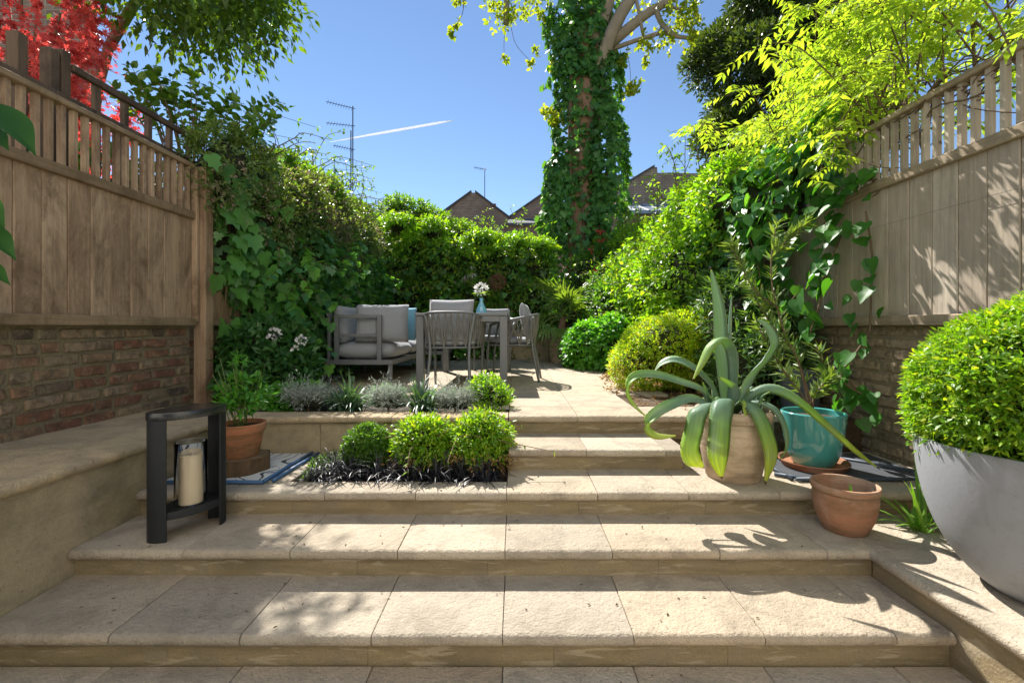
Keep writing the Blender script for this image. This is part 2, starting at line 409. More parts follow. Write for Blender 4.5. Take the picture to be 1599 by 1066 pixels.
# ------------------------------------------------------------------ fences
def fence(label, X, s, y0, y1, mw, mr, lat=True, ztop=2.50, zmid=2.09, bw=.1445, post_at=None, end=None):
    T = Thing('timber_fence', label, 'fence', (X, (y0+y1)/2, 1.2))
    y = y1
    while y > y0 + .02:
        a = max(y - bw, y0)
        m = MB(); m.bbox(*sorted((X + s*random.uniform(-.0015, .0015), X - s*.022)), a+.002, y-.002, 1.24, zmid, .004); T.part('board', m, mw)
        y -= bw
    m = MB(); m.bbox(*sorted((X + s*.045, X - s*.025)), y0, y1, 1.207, 1.268, .006); T.part('bottom_rail', m, mr)
    m = MB(); m.bbox(*sorted((X + s*.03, X - s*.035)), y0, y1, zmid-.03, zmid+.032, .006); T.part('middle_rail', m, mr)
    if lat:
        m = MB(); m.bbox(*sorted((X + s*.035, X - s*.045)), y0, y1, ztop-.035, ztop, .005); T.part('top_rail', m, mr)
        y = y1 - .045
        while y > y0:
            m = MB(); m.bbox(*sorted((X + s*.012, X - s*.02)), y-.014, y+.014, zmid+.03, ztop-.033, .002); T.part('lattice_slat', m, mw)
            y -= .0715
    return T
T = fence('weathered oak board fence with slatted lattice top above the left brick wall', XFL+.02, 1, 1.15, 3.655, M_woodL, M_woodLy)
m = MB(); m.bbox(XFL+.01, XFL+.055, 3.66, 3.69, 1.24, 2.47, .003); T.part('end_stile', m, M_woodL)
m = MB(); m.bbox(XFL+.0, XFL+.10, 3.70, 3.80, RISE*5-.05, 2.50, .006)
single('fence_post', m, M_woodL, 'square brown oak post at the end of the left fence beside the ivy', 'post', origin=(0,0,0))
fence('oak board fence half hidden by ivy behind the white flowered shrub', XFL+.02, 1, 3.81, 7.9, M_woodL, M_woodLy, ztop=2.50)
T = fence('grey weathered oak board fence with lattice top on the right, dappled with leaf shadows', XFR-.02, -1, 1.0, 5.6, M_woodR, M_woodRy, ztop=2.52, zmid=2.11, bw=.151)
for z in (1.84,):
    m = MB(); m.tube([(XFR-.045, 1.0, z), (XFR-.045, 5.6, z+.01)], .0011, 5); T.part('training_wire', m, plain('wire_steel', (.12, .11, .1), .5))
# neighbour's trellis behind the left fence
T = Thing('garden_trellis', 'taller old timber trellis of rails and posts behind the left fence', 'trellis', (-2.8, 3, 0))
for y, zt in ((2.56, 2.85), (2.74, 2.87), (2.81, 2.9)):
    m = MB(); m.bbox(-2.84, -2.77, y-.03, y+.03, 0, zt, .005); T.part('post', m, M_woodN)
for y in (3.03, 3.25, 3.46, 3.67, 3.89):
    m = MB(); m.bbox(-2.81, -2.775, y-.02, y+.02, 2.2, 2.81, .003); T.part('upright', m, M_woodN)
for z, a in ((2.60, 1.2), (2.815, 2.84)):
    m = MB(); m.bbox(-2.79, -2.755, a, 4.05, z-.022, z+.022, .004); T.part('rail', m, M_woodN)
# back fence of palings
T = Thing('paling_fence', 'dark upright paling fence behind the hedge at the end of the terrace', 'fence', (0, 9.1, .59))
for i in range(48):
    x = -2.55 + i*.104; m = MB(); m.bbox(x, x+.07, 9.05, 9.075, .56, 2.0 + random.uniform(-.02, .02), .003); T.part('paling', m, M_woodN)
for z in (.9, 1.7):
    m = MB(); m.bbox(-2.6, 2.45, 9.08, 9.13, z, z+.07, .004); T.part('rail', m, M_woodN)
# low stone wall at the back right of the terrace
T = Thing('garden_wall', 'low buff stone wall at the far end of the terrace beside the palm', 'wall', (.4, 8.4, .6))
for a, b in ((-.1, .33), (.335, .72), (.725, 1.3)):
    m = MB(); m.bbox(a, b, 8.3, 8.5, .58, 1.14 + random.uniform(0, .01), .012); T.part('wall_block', m, M_render)
# floodlight on the post
T = Thing('garden_light', 'small black garden spotlight on top of the left oak post', 'light', (XFL+.06, 3.78, 2.5))
m = MB(); m.lathe([(0, 0), (.012, 0), (.012, .03), (0, .03)], 12, (XFL+.06, 3.76, 2.5)); T.part('mount', m, plain('black_plastic', (.012, .012, .013), .5), smooth=40)
m = MB(); m.tube([(XFL+.03, 3.72, 2.545), (XFL+.10, 3.78, 2.535)], .03, 14); T.part('lamp_head', m, MATS['black_plastic'], smooth=40)
m = MB(); m.tube([(XFL+.10, 3.78, 2.535), (XFL+.112, 3.79, 2.533)], [.033, .03], 14); T.part('bezel', m, MATS['black_plastic'], smooth=40)
# ------------------------------------------------------------------ furniture
TZ = RISE*5
M_alu = plain('charcoal_aluminium', (.16, .165, .175), .45, .08, 5, .04, 300, metal=.3)
M_rope = plain('grey_rope', (.17, .165, .155), .8, .15, 30, .5, 400)
def fabric(name, c):
    m, n, out = newmat(name); p = pos(n)
    col = mixc(n, noise(n, p, 260, 2, .6), [x*.8 for x in c], [x*1.15 for x in c])
    col = mixc(n, ramp(n, noise(n, p, 5, 4, .6), [(.4, .25), (.65, 0)]), col, [x*.75 for x in c])
    b = finish(n, out, col, .9, math_(n, 'ADD', noise(n, p, 320, 2, .6), math_(n, 'MULTIPLY', noise(n, p, 9, 3, .5), 3.0)), .35, .006, .2)
    b.inputs['Sheen Weight'].default_value = .25; return m
M_cush = fabric('grey_cushion', (.29, .30, .325)); M_blue = fabric('blue_cushion', (.16, .36, .48))
def pillow(x, y, z, puff=.16):                       # soft cushion block centred on the origin
    m = MB(); nu, nv = 17, 17; v = []; f = []
    for s in (1, -1):
        o = len(v)
        for i in range(nu):
            for j in range(nv):
                a, b = i/(nu-1)*2-1, j/(nv-1)*2-1
                e = ((1 - abs(a)**5)*(1 - abs(b)**5))**.38
                k = 1 - .035*(1-abs(a))*(abs(b)**3) ; k2 = 1 - .035*(1-abs(b))*(abs(a)**3)
                h = (1-puff + puff*(1-a*a)*(1-b*b))
                v.append((a*x/2*k2, s*y/2*e*h, b*z/2*k))
        for i in range(nu-1):
            for j in range(nv-1): f.append((o+i*nv+j, o+(i+1)*nv+j, o+(i+1)*nv+j+1, o+i*nv+j+1))
    m.add(v, f); bm = bmesh.new(); me = bpy.data.meshes.new('t'); me.from_pydata(m.v, [], m.f); bm.from_mesh(me)
    bmesh.ops.remove_doubles(bm, verts=bm.verts[:], dist=1e-5); bm.verts.index_update()
    o = MB(); o.add([q.co[:] for q in bm.verts], [[q.index for q in fc.verts] for fc in bm.faces]); bm.free(); return o
def cushion(T, name, size, at, rot=(0,0,0), mat=None, puff=.16):
    me = pillow(*size, puff).mesh(name, mat or M_cush, smooth=True)
    M = Matrix.Translation(at) @ Matrix.Rotation(rot[2], 4, 'Z') @ Matrix.Rotation(rot[0], 4, 'X') @ Matrix.Rotation(rot[1], 4, 'Y')
    return T.link(name, me, None, M)

# dining table
T = Thing('dining_table', 'long charcoal metal dining table on square legs, set on the terrace', 'table', (-.52, 5.2, TZ))
tx0, tx1, ty0, ty1 = -.965, -.075, 4.37, 6.07
m = MB(); m.bbox(tx0, tx1, ty0, ty1, TZ+.70, TZ+.727, .004); T.part('table_top', m, M_alu)
m = MB(); m.box(tx0+.01, tx1-.01, ty0+.012, ty0+.04, TZ+.645, TZ+.699); m.box(tx0+.01, tx1-.01, ty1-.04, ty1-.012, TZ+.645, TZ+.699)
m.box(tx0+.01, tx0+.04, ty0+.04, ty1-.04, TZ+.645, TZ+.699); m.box(tx1-.04, tx1-.01, ty0+.04, ty1-.04, TZ+.645, TZ+.699); T.part('apron', m, M_alu)
for x in (tx0+.045, tx1-.04):
    for y in (ty0+.045, ty1-.045):
        m = MB(); m.bbox(x-.037, x+.037, y-.037, y+.037, TZ, TZ+.6985, .004); T.part('leg', m, M_alu)
# chair
def make_chair():
    T = Thing('rope_chair', 'x', 'chair')
    ring = lambda w, d, z: None
    rail = bez([(-.285,.20,.615), (-.29,.02,.66), (-.265,-.17,.70), (-.17,-.275,.725), (0,-.295,.73), (.17,-.275,.725), (.265,-.17,.70), (.29,.02,.66), (.285,.20,.615)], 49)
    seat = bez([(-.25,.22,.40), (-.255,.02,.40), (-.235,-.15,.40), (-.15,-.225,.40), (0,-.24,.40), (.15,-.225,.40), (.235,-.15,.40), (.255,.02,.40), (.25,.22,.40)], 49)
    m = MB(); m.tube(rail, .0125, 8); T.part('arm_rail', m, M_alu, smooth=True)
    m = MB(); m.tube(seat + [seat[0]], .011, 8, False); T.part('seat_ring', m, M_alu, smooth=True)
    m = MB(); m.box(-.23, .23, -.21, .21, .398, .405); T.part('seat_base', m, M_alu)
    for s in (-1, 1):
        m = MB(); m.tube(bez([(s*.245,.25,0), (s*.25,.235,.38), (s*.285,.20,.618)], 12), [.011]+[.014]*11, 8); T.part('leg', m, M_alu, smooth=True)
        m = MB(); m.tube(bez([(s*.205,-.31,0), (s*.185,-.235,.40), (s*.235,-.225,.715)], 12), [.012]+[.015]*11, 8); T.part('leg', m, M_alu, smooth=True)
    idx = list(range(5, 44, 2))
    for k, i in enumerate(idx):
        for d in (-2, 2):
            a = rail[i]; b = seat[max(2, min(46, i + d + (1 if k % 2 else -1)))]
            if a.y > .1: continue
            c = (a+b)/2 + Vector((0, -.012 if i in range(16, 33) else 0, 0))
            m = MB(); m.tube([a, c, b], .0075, 5, False); T.part('rope_strand', m, M_rope, smooth=True)
    cushion(T, 'seat_cushion', (.47, .075, .46), (0, .0, .445), (R(90), 0, 0))
    cushion(T, 'back_cushion', (.43, .13, .42), (0, -.165, .65), (R(-12), 0, 0), puff=.4)
    return T
ch = make_chair()
c2 = copy_tree(ch.o); c3 = copy_tree(ch.o)
for o, l, a, lab in ((ch.o, (-.605, 4.50, TZ), R(-3), 'grey rope-backed chair with its back to the camera at the near end of the table'),
                     (c2, (-.035, 5.10, TZ), R(84), 'grey rope chair drawn up to the right side of the table, cushion leaning back'),
                     (c3, (-.30, 6.42, TZ), R(176), 'grey rope chair at the far end of the table facing the camera')):
    o.location = l; o.rotation_euler.z = a; o['label'] = lab; o['group'] = 'rope chairs round the dining table'
# corner sofa
T = Thing('corner_sofa', 'grey corner sofa with open charcoal metal frame and thick cushions left of the table', 'sofa', (-1.6, 5.8, TZ))
X0, X1, Y0, Y1 = -1.95, -1.26, 4.66, 7.0
m = MB(); m.bbox(X0, X1, Y0, Y1, TZ+.205, TZ+.255, .004); m.bbox(X1+.001, -.98, 6.34, Y1, TZ+.205, TZ+.255, .004); T.part('base_frame', m, M_alu)
for x, y in ((X0+.03, Y0+.03), (X1-.03, Y0+.03), (X0+.03, Y1-.03), (X1-.03, 6.3), (-1.02, Y1-.03), (-1.02, 6.37), (X0+.03, 5.8)):
    m = MB(); m.bbox(x-.018, x+.018, y-.018, y+.018, TZ, TZ+.205, .003); T.part('leg', m, M_alu)
m = MB(); a, b, t = -1.86, -1.375, .045
m.bbox(a, a+t, Y0, Y0+.03, TZ+.25, TZ+.72, .003); m.bbox(b-t, b, Y0, Y0+.03, TZ+.25, TZ+.72, .003)
m.bbox(a+t, b-t, Y0+.002, Y0+.028, TZ+.682, TZ+.72, .003); m.bbox(a+t, b-t, Y0+.004, Y0+.026, TZ+.49, TZ+.52, .003); T.part('arm_frame', m, M_alu)
m = MB()
for y in np.arange(Y0+.05, Y1, .56): m.bbox(X0+.002, X0+.032, y, y+.045, TZ+.25, TZ+.70, .003)
m.bbox(X0, X0+.034, Y0+.03, Y1, TZ+.70, TZ+.735, .003)
for x in (-1.5, -1.05): m.bbox(x, x+.045, Y1-.032, Y1-.002, TZ+.25, TZ+.70, .003)
m.bbox(X0+.034, -.98, Y1-.034, Y1, TZ+.70, TZ+.735, .003); T.part('back_frame', m, M_alu)
for y0, y1 in ((4.70, 5.55), (5.56, 6.33)): cushion(T, 'seat_cushion', (.66, .19, y1-y0), (-1.575, (y0+y1)/2, TZ+.345), (R(90), 0, 0), puff=.08)
cushion(T, 'seat_cushion', (.95, .19, .62), (-1.45, 6.66, TZ+.345), (R(90), 0, 0), puff=.08)
cushion(T, 'arm_cushion', (.56, .19, .40), (-1.41, 4.81, TZ+.63), (R(-4), 0, 0), puff=.10)
for y0, y1 in ((4.74, 5.5), (5.55, 6.3)): cushion(T, 'back_cushion', (y1-y0, .17, .40), (-1.84, (y0+y1)/2, TZ+.62), (R(-6), 0, R(90)), puff=.12)
for x in (-1.6, -1.19): cushion(T, 'back_cushion', (.42, .17, .36), (x, 6.88, TZ+.61), (R(6), 0, 0), puff=.12)
T = Thing('scatter_cushion', 'pale blue scatter cushion resting on the grey corner sofa', 'cushion', (-1.25, 5.3, TZ+.45))
cushion(T, 'cover', (.40, .13, .38), (-1.30, 5.02, TZ+.625), (R(-18), 0, R(8)), M_blue, .75)
m = MB(); m.tube([(-1.50, 5.0, TZ+.5), (-1.3, 4.99, TZ+.455), (-1.1, 5.03, TZ+.5)], .004, 5); T.part('piping', m, M_blue, smooth=True)

# vase of white flowers on the table
M_glassb = None
def glass(name, c, rough=.02, ior=1.45):
    m, n, out = newmat(name); b = finish(n, out, c, rough, None, spec=.5); b.inputs['Transmission Weight'].default_value = 1.0; b.inputs['IOR'].default_value = ior; return m
T = Thing('glass_vase', 'blue glass vase on the dining table', 'vase', (-.40, 5.35, TZ+.727))
m = MB(); m.lathe([(0,.002),(.045,.002),(.062,.03),(.06,.07),(.035,.12),(.02,.16),(.022,.20),(.026,.205),(.019,.20),(.016,.16),(.03,.12),(.052,.07),(.052,.03),(0,.01)], 28, (-.40, 5.35, TZ+.727))
T.part('body', m, plain('blue_glass', (.16, .42, .6), .08, .05, 5, 0, spec=.8, coat=.6), smooth=40)

# ------------------------------------------------------------------ lantern
M_black = plain('black_powder_coat', (.012, .014, .017), .55, .2, 40, .35, 500)
T = Thing('metal_lantern', 'black oval metal lantern standing on the second step', 'lantern', (-1.50, 2.135, RISE*2))
lz = RISE*2; LH = .575; LM = Matrix.Translation((-1.545, 2.15, lz)) @ Matrix.Rotation(R(55), 4, 'Z')
def xf(mb, M):
    mb.v = [tuple(M @ Vector(v)) for v in mb.v]; return mb
la, lb = .158, .095
def oval(a0, a1, z0, z1, t=.006, n=10, a=la, b=lb):
    m = MB(); vs = []; fs = []
    for i in range(n+1):
        q = R(a0 + (a1-a0)*i/n); c, s = math.cos(q), math.sin(q)
        for (ra, rb) in ((a, b), (a-t, b-t)):
            for z in (z0, z1): vs.append((ra*c, rb*s, z))
    for i in range(n):
        o = i*4; p = o+4; fs += [(o,p,p+1,o+1), (o+2,o+3,p+3,p+2), (o+1,p+1,p+3,o+3), (o,o+2,p+2,p)]
    fs += [(0,1,3,2), (n*4, n*4+2, n*4+3, n*4+1)]; m.add(vs, fs); return m
T.part('side_panel', xf(oval(134, 226, 0, LH-.032), LM), M_black, smooth=40)
T.part('side_panel', xf(oval(-46, 46, 0, LH-.032), LM), M_black, smooth=40)
m = MB(); m.lathe([(0,LH-.035),(1,LH-.035),(1.01,LH-.03),(1.01,LH-.004),(.995,LH),(0,LH)], 48, sx=la+.003, sy=lb+.003); T.part('top', xf(m, LM), plain('black_gloss_top', (.014, .016, .02), .22, .2, 40, .1, 300, spec=.6), smooth=40)
m = MB(); m.lathe([(0,.095),(1,.095),(1,.125),(.99,.128),(0,.128)], 48, sx=la-.0065, sy=lb-.0065); T.part('shelf', xf(m, LM), M_black, smooth=40)
gz = .129; cx = .01
m = MB(); m.lathe([(.066,gz),(.066,gz+.285),(.0645,gz+.288),(.063,gz+.285),(.063,gz+.001),(.066,gz)], 36, (cx,0,0)); T2 = T
gl = Thing('glass_chimney', 'clear glass cylinder round the candle inside the black lantern', 'glass', tuple(LM @ Vector((cx,0,gz))))
gl.part('cylinder', xf(m, LM), glass('clear_glass', (1,1,1), 0.0, 1.33), smooth=40)
cd_ = Thing('pillar_candle', 'tall cream pillar candle inside the lantern glass', 'candle', tuple(LM @ Vector((cx,0,gz))))
m = MB(); m.lathe([(0,gz),(.049,gz),(.049,gz+.222),(.044,gz+.226),(.03,gz+.211),(0,gz+.209)], 32, (cx,0,0)); cd_.part('wax', xf(m, LM), plain('cream_wax', (.72,.60,.42), .45, .05, 9, .05), smooth=40)
m = MB(); m.tube([(cx,0,gz+.208),(cx+.002,0,gz+.222)], .0015, 6); cd_.part('wick', xf(m, LM), M_black)

# ------------------------------------------------------------------ pots
def terracotta(name, c, dirt, lime=.3):
    m, n, out = newmat(name); p = pos(n); pz = pos(n, (1.2, 1.2, 5))
    col = mixc(n, noise(n, p, 6, 5, .6), c, [x*.72 for x in c])
    col = mixc(n, ramp(n, noise(n, p, 4, 6, .7, .6), [(.42, 0), (.62, lime*1.3)]), col, (.55, .46, .36))
    col = mixc(n, ramp(n, noise(n, pz, 3.2, 5, .7, .3), [(.44, 0), (.66, dirt*1.2)]), col, (.10, .085, .04))
    finish(n, out, col, .82, math_(n, 'ADD', noise(n, p, 90, 3, .6), noise(n, pos(n, (1,1,30)), 2, 2, .5)), .3, .005, .3); return m
M_terra = terracotta('terracotta', (.42, .20, .115), .45); M_terra2 = terracotta('terracotta_red', (.44, .17, .085), .6, .2); M_terra3 = terracotta('pale_terracotta', (.50, .36, .25), .45, .5)
def pot(name, label, c, prof, mat, soil_z, soil_r, smat=None, cat='plant pot', seg=48):
    T = Thing(name, label, cat, c); m = MB(); m.lathe(prof, seg, c); T.part('body', m, mat, smooth=35)
    m = MB(); m.lathe([(0, soil_z+.004), (soil_r*.6, soil_z+.006), (soil_r, soil_z)], 28, c); T.part('soil', m, smat or M_soil, smooth=True); return T
AG = (1.215, 2.545, RISE*3)
pot('terracotta_pot', 'large pale weathered terracotta pot holding the agave', AG, [(0,0),(.135,0),(.142,.01),(.165,.12),(.182,.24),(.188,.315),(.187,.32),(.198,.327),(.204,.345),(.204,.37),(.196,.383),(.182,.383),(.175,.37),(.172,.30)], M_terra3, .345, .175)
TE = (1.775, 2.715, RISE*3+.026)
T = Thing('pot_saucer', 'round terracotta saucer under the teal glazed pot', 'saucer', (TE[0], TE[1], RISE*3+.0085))
m = MB(); m.lathe([(0,0),(.165,0),(.18,.03),(.186,.034),(.184,.04),(.174,.036),(.16,.012),(0,.012)], 44, (TE[0], TE[1], RISE*3+.0085)); T.part('dish', m, M_terra2, smooth=40)
mt, n_, o_ = newmat('teal_glaze'); p_ = pos(n_)
cc = mixc(n_, noise(n_, p_, 5, 5, .6), (.05, .27, .265), (.09, .37, .35)); cc = mixc(n_, ramp(n_, noise(n_, p_, 60, 3, .6), [(.6, 0), (.7, .35)]), cc, (.22, .42, .38))
finish(n_, o_, cc, .09, noise(n_, p_, 25, 3, .5), .12, .004, .55, 0, .5)
pot('glazed_pot', 'teal glazed pot on a terracotta saucer beside the agave', TE, [(0,0),(.105,0),(.112,.006),(.138,.07),(.155,.16),(.163,.24),(.168,.29),(.17,.302),(.164,.308),(.156,.302),(.152,.25)], mt, .27, .153)
SP = (1.555, 2.15, RISE*2)
pot('terracotta_pot', 'small round-bellied terracotta pot standing empty on the second step', SP, [(0,0),(.082,0),(.09,.008),(.118,.07),(.130,.13),(.132,.17),(.129,.185),(.137,.192),(.140,.208),(.136,.222),(.126,.222),(.12,.21),(.116,.16),(.11,.12)], M_terra, .15, .112)
LP = (-1.585, 2.64, RISE*3+.0925)
T = Thing('log_slice', 'thick slice of log used as a stand under the left terracotta pot', 'log', (LP[0], LP[1], RISE*3+.0085))
m = MB(); prof = []
for k in range(40):
    t = 2*math.pi*k/40; r = .142 + .006*math.sin(3*t) + .005*math.sin(7*t+1) + random.uniform(-.003, .003); prof.append((LP[0] + r*math.cos(t), LP[1] + r*math.sin(t)))
m.prism(prof, RISE*3+.0085, RISE*3+.092, 'z'); bk = T.part('bark', m, wood_mat('bark', (.19, .12, .065), (.12, .075, .04), (.03, .02, .012), .6))
m = MB(); m.lathe([(0,.0925),(.136,.0925),(.136,.09)], 40, (LP[0], LP[1], RISE*3)); T.part('cut_face', m, wood_mat('cut_wood', (.33, .23, .13), (.26, .18, .10), (.1,.07,.04), .5, 'x'))
pot('terracotta_pot', 'terracotta flower pot with mossy side standing on the log slice', (LP[0], LP[1], LP[2]+.0005), [(0,0),(.082,0),(.086,.004),(.112,.135),(.113,.14),(.121,.142),(.125,.185),(.121,.19),(.112,.188),(.107,.15)], M_terra2, .165, .108)
# bowl planter
BO = (1.925, 1.62, RISE*2)
prof = [(0, .0)] + [(.385*math.sin(a)**.82 if a > 0 else 0, .57*(1-math.cos(a))) for a in np.linspace(.38, math.pi/2, 22)]
prof = [(0, prof[1][1])] + prof[1:] ; z0 = prof[0][1]; prof = [(r, z - z0) for r, z in prof]; bh = prof[-1][1]
prof += [(.383, bh+.004), (.372, bh+.004), (.368, bh-.01), (.36, bh-.08)]
m_, n_, o_ = newmat('grey_fibrestone'); p_ = pos(n_)
cc = mixc(n_, noise(n_, p_, 3, 5, .6), (.29, .305, .33), (.225, .235, .255)); cc = mixc(n_, ramp(n_, noise(n_, p_, 2.2, 5, .7, .4), [(.46, 0), (.64, .6)]), cc, (.16, .158, .155)); cc = mixc(n_, ramp(n_, noise(n_, pos(n_, (9, 9, .8)), 1.2, 5, .6), [(.55, 0), (.68, .35)]), cc, (.13, .125, .11))
cc = mixc(n_, ramp(n_, noise(n_, p_, 70, 3, .6), [(.66, 0), (.72, .35)]), cc, (.1, .1, .1))
finish(n_, o_, cc, .7, noise(n_, p_, 60, 3, .5), .15, .004, .35)
pot('bowl_planter', 'very large grey bowl-shaped planter filled with a clipped box bush', BO, prof, m_, bh-.07, .36, seg=72)
# grey planter behind
T = Thing('planter', 'dark grey planter half hidden behind the teal pot', 'plant pot', (2.13, 3.36, .585))
m = MB(); m.lathe([(0,0),(.12,0),(.135,.28),(.145,.28),(.145,.31),(.13,.31),(.12,.2)], 30, (2.10, 3.36, .585)); T.part('body', m, plain('slate_grey_pot', (.07,.08,.095), .6), smooth=40)
m = MB(); m.lathe([(0,.28),(.128,.28)], 20, (2.10, 3.36, .585)); T.part('soil', m, M_soil)
# palm pot
PP = (.72, 7.55, TZ)
pot('palm_pot', 'pale stone pot holding the fan palm at the far end of the terrace', PP, [(0,0),(.13,0),(.15,.05),(.17,.33),(.19,.34),(.19,.39),(.17,.39),(.16,.3)], M_terra3, .35, .16)
# mats
def mat_pattern():
    m, n, out = newmat('patterned_mat'); p = pos(n, (1, 1, 1), False)
    wv = N(n, 'ShaderNodeTexWave', Scale=2.2, Distortion=9.0, Detail=1.5); wv.inputs['Detail Scale'].default_value = 1.3; n.links.new(p, wv.inputs[0])
    col = ramp(n, wv.outputs['Fac'], [(.36, (.72, .70, .64)), (.40, (.05, .055, .05)), (.53, (.06, .065, .05)), (.57, (.70, .68, .62))])
    col = mixc(n, ramp(n, noise(n, p, 5, 3, .6, .8), [(.58, 0), (.62, 1)]), col, (.13, .17, .33))
    col = mixc(n, ramp(n, noise(n, p, 9, 4, .6, .4), [(.6, 0), (.64, .8)]), col, (.16, .15, .09))
    finish(n, out, col, .75, noise(n, p, 200, 2, .5), .2, .003, .35); return m
M_matp = mat_pattern(); M_mblue = plain('blue_edging', (.045, .115, .24), .5, .3, 30)
T = Thing('outdoor_mat', 'patterned white and black outdoor mat with blue edging under the log slice', 'mat', (-1.6, 2.7, RISE*3))
m = MB(); m.bbox(-1.895, -1.36, 2.43, 2.985, RISE*3+.003, RISE*3+.008, .002); T.part('sheet', m, M_matp)
for q in (((-1.90, 2.418), (-1.34, 2.418)), ((-1.345, 2.43), (-1.335, 2.99)), ((-1.302, 2.445), (-1.285, 2.97))):
    m = MB(); m.tube([(q[0][0], q[0][1], RISE*3+.012), ((q[0][0]+q[1][0])/2, (q[0][1]+q[1][1])/2, RISE*3+.014), (q[1][0], q[1][1], RISE*3+.012)], .0105, 8); T.part('edging', m, M_mblue, smooth=True)
T = Thing('outdoor_mat', 'dark blue-grey outdoor mat lying under the teal pot saucer', 'mat', (1.9, 2.7, RISE*3))
m = MB(); m.bbox(1.52, 2.30, 2.47, 2.99, RISE*3+.003, RISE*3+.008, .002); T.part('sheet', m, plain('dark_mat', (.06, .065, .075), .55, .5, 9))
for q in (((1.52, 2.46), (2.30, 2.46)), ((1.50, 2.47), (1.50, 2.95)), ((1.99, 2.90), (2.30, 2.58)), ((1.45, 2.55), (1.62, 2.44))):
    m = MB(); m.tube([(q[0][0], q[0][1], RISE*3+.013), (q[1][0], q[1][1], RISE*3+.013)], .011, 8); T.part('edging', m, plain('slate_edging', (.05, .07, .10), .5), smooth=True)
# ------------------------------------------------------------------ foliage tools
def nrm(a): return a / np.maximum(np.linalg.norm(a, axis=1, keepdims=True), 1e-9)
def rv(n, s=1.0): return rng.normal(size=(n, 3)) * s
def fan(outline, c=(0, .38, -.05), z=None):
    pts = list(outline); v = [c] + [(x, y, (.10*abs(x) - .12*y*y) if z is None else z) for x, y in pts]; n = len(pts)
    return np.array(v, float), np.array([(0, i+1, (i+1) % n + 1) for i in range(n)])
T_OVAL = (np.array([(0,0,0), (-.24,.40,.07), (.24,.40,.07), (0,.45,0), (0,1,-.10)], float), np.array([(0,3,1), (0,2,3), (1,3,4), (3,2,4)]))
T_WIDE = (np.array([(0,0,0), (-.33,.28,.07), (.33,.28,.07), (-.28,.68,.05), (.28,.68,.05), (0,.48,-.01), (0,1,-.12)], float), np.array([(0,5,1), (0,2,5), (1,5,3), (5,2,4), (3,5,6), (5,4,6)]))
T_LANCE = (np.array([(0,0,0), (-.10,.4,.03), (.10,.4,.03), (0,.45,0), (0,1,-.13)], float), np.array([(0,3,1), (0,2,3), (1,3,4), (3,2,4)]))
_iv = [(0,0), (.20,-.12), (.40,-.05), (.52,.18), (.34,.36), (.42,.62), (.18,.66), (0,1.0)]
T_IVY = fan(_iv + [(-x, y) for x, y in _iv[-2:0:-1]])
_hv = [(0,0), (.22,-.10), (.42,.02), (.50,.25), (.42,.52), (.22,.78), (0,1.05)]
T_HEART = fan(_hv + [(-x, y) for x, y in _hv[-2:0:-1]])
def maple():
    o = []; lob = [(-125,.45), (-78,.75), (-38,.95), (0,1.05), (38,.95), (78,.75), (125,.45)]
    for a, l in lob:
        t = R(a)
        o.append((math.sin(t - R(17))*.24, math.cos(t - R(17))*.24 + .05)); o.append((math.sin(t - R(4))*l*.62 - .06*math.cos(t), math.cos(t - R(4))*l*.62 + .06*math.sin(t)))
        o.append((math.sin(t)*l, math.cos(t)*l)); o.append((math.sin(t + R(4))*l*.62 + .06*math.cos(t), math.cos(t + R(4))*l*.62 - .06*math.sin(t)))
    return fan(o, (0, .05, 0))
T_MAPLE = maple()
T_PETAL = (np.array([(0,0,0), (-.4,.5,.1), (.4,.5,.1), (0,1,0)], float), np.array([(0,2,1), (1,2,3)]))

class LB:                                     # collects leaves of one mesh
    def __init__(s): s.v = []; s.f = []; s.n = 0
    def add(s, T, P, D, Nn, S):
        tv, tf = T; n = len(P)
        if n == 0: return s
        D = nrm(D); Nn = Nn - (Nn*D).sum(1, keepdims=True)*D; Nn = nrm(Nn); X = np.cross(D, Nn); S = np.broadcast_to(np.asarray(S, float).reshape(-1), (n,))
        curl = (1 + rng.normal(size=(n, 1))*.5)
        v = P[:, None, :] + S[:, None, None]*(tv[None, :, 0:1]*X[:, None, :] + tv[None, :, 1:2]*D[:, None, :] + (tv[None, :, 2:3]*curl[:, None, :])*Nn[:, None, :])
        k = len(tv); f = tf[None] + (np.arange(n)*k)[:, None, None] + s.n
        s.v.append(v.reshape(-1, 3)); s.f.append(f.reshape(-1, 3)); s.n += n*k; return s
    def raw(s, v, f):
        s.v.append(np.asarray(v, float)); s.f.append(np.asarray(f) + s.n); s.n += len(v); return s
    def mesh(s, name, mat, origin=(0,0,0), smooth=False):
        v = np.concatenate(s.v) - np.array(origin); f = np.concatenate(s.f)
        me = bpy.data.meshes.new(name); me.vertices.add(len(v)); me.vertices.foreach_set('co', v.ravel().astype(np.float32))
        me.loops.add(f.size); me.loops.foreach_set('vertex_index', f.ravel().astype(np.int32))
        me.polygons.add(len(f)); me.polygons.foreach_set('loop_start', np.arange(0, f.size, 3, dtype=np.int32))
        if smooth: me.polygons.foreach_set('use_smooth', np.ones(len(f), bool))
        me.update(calc_edges=True); me.materials.append(mat); return me

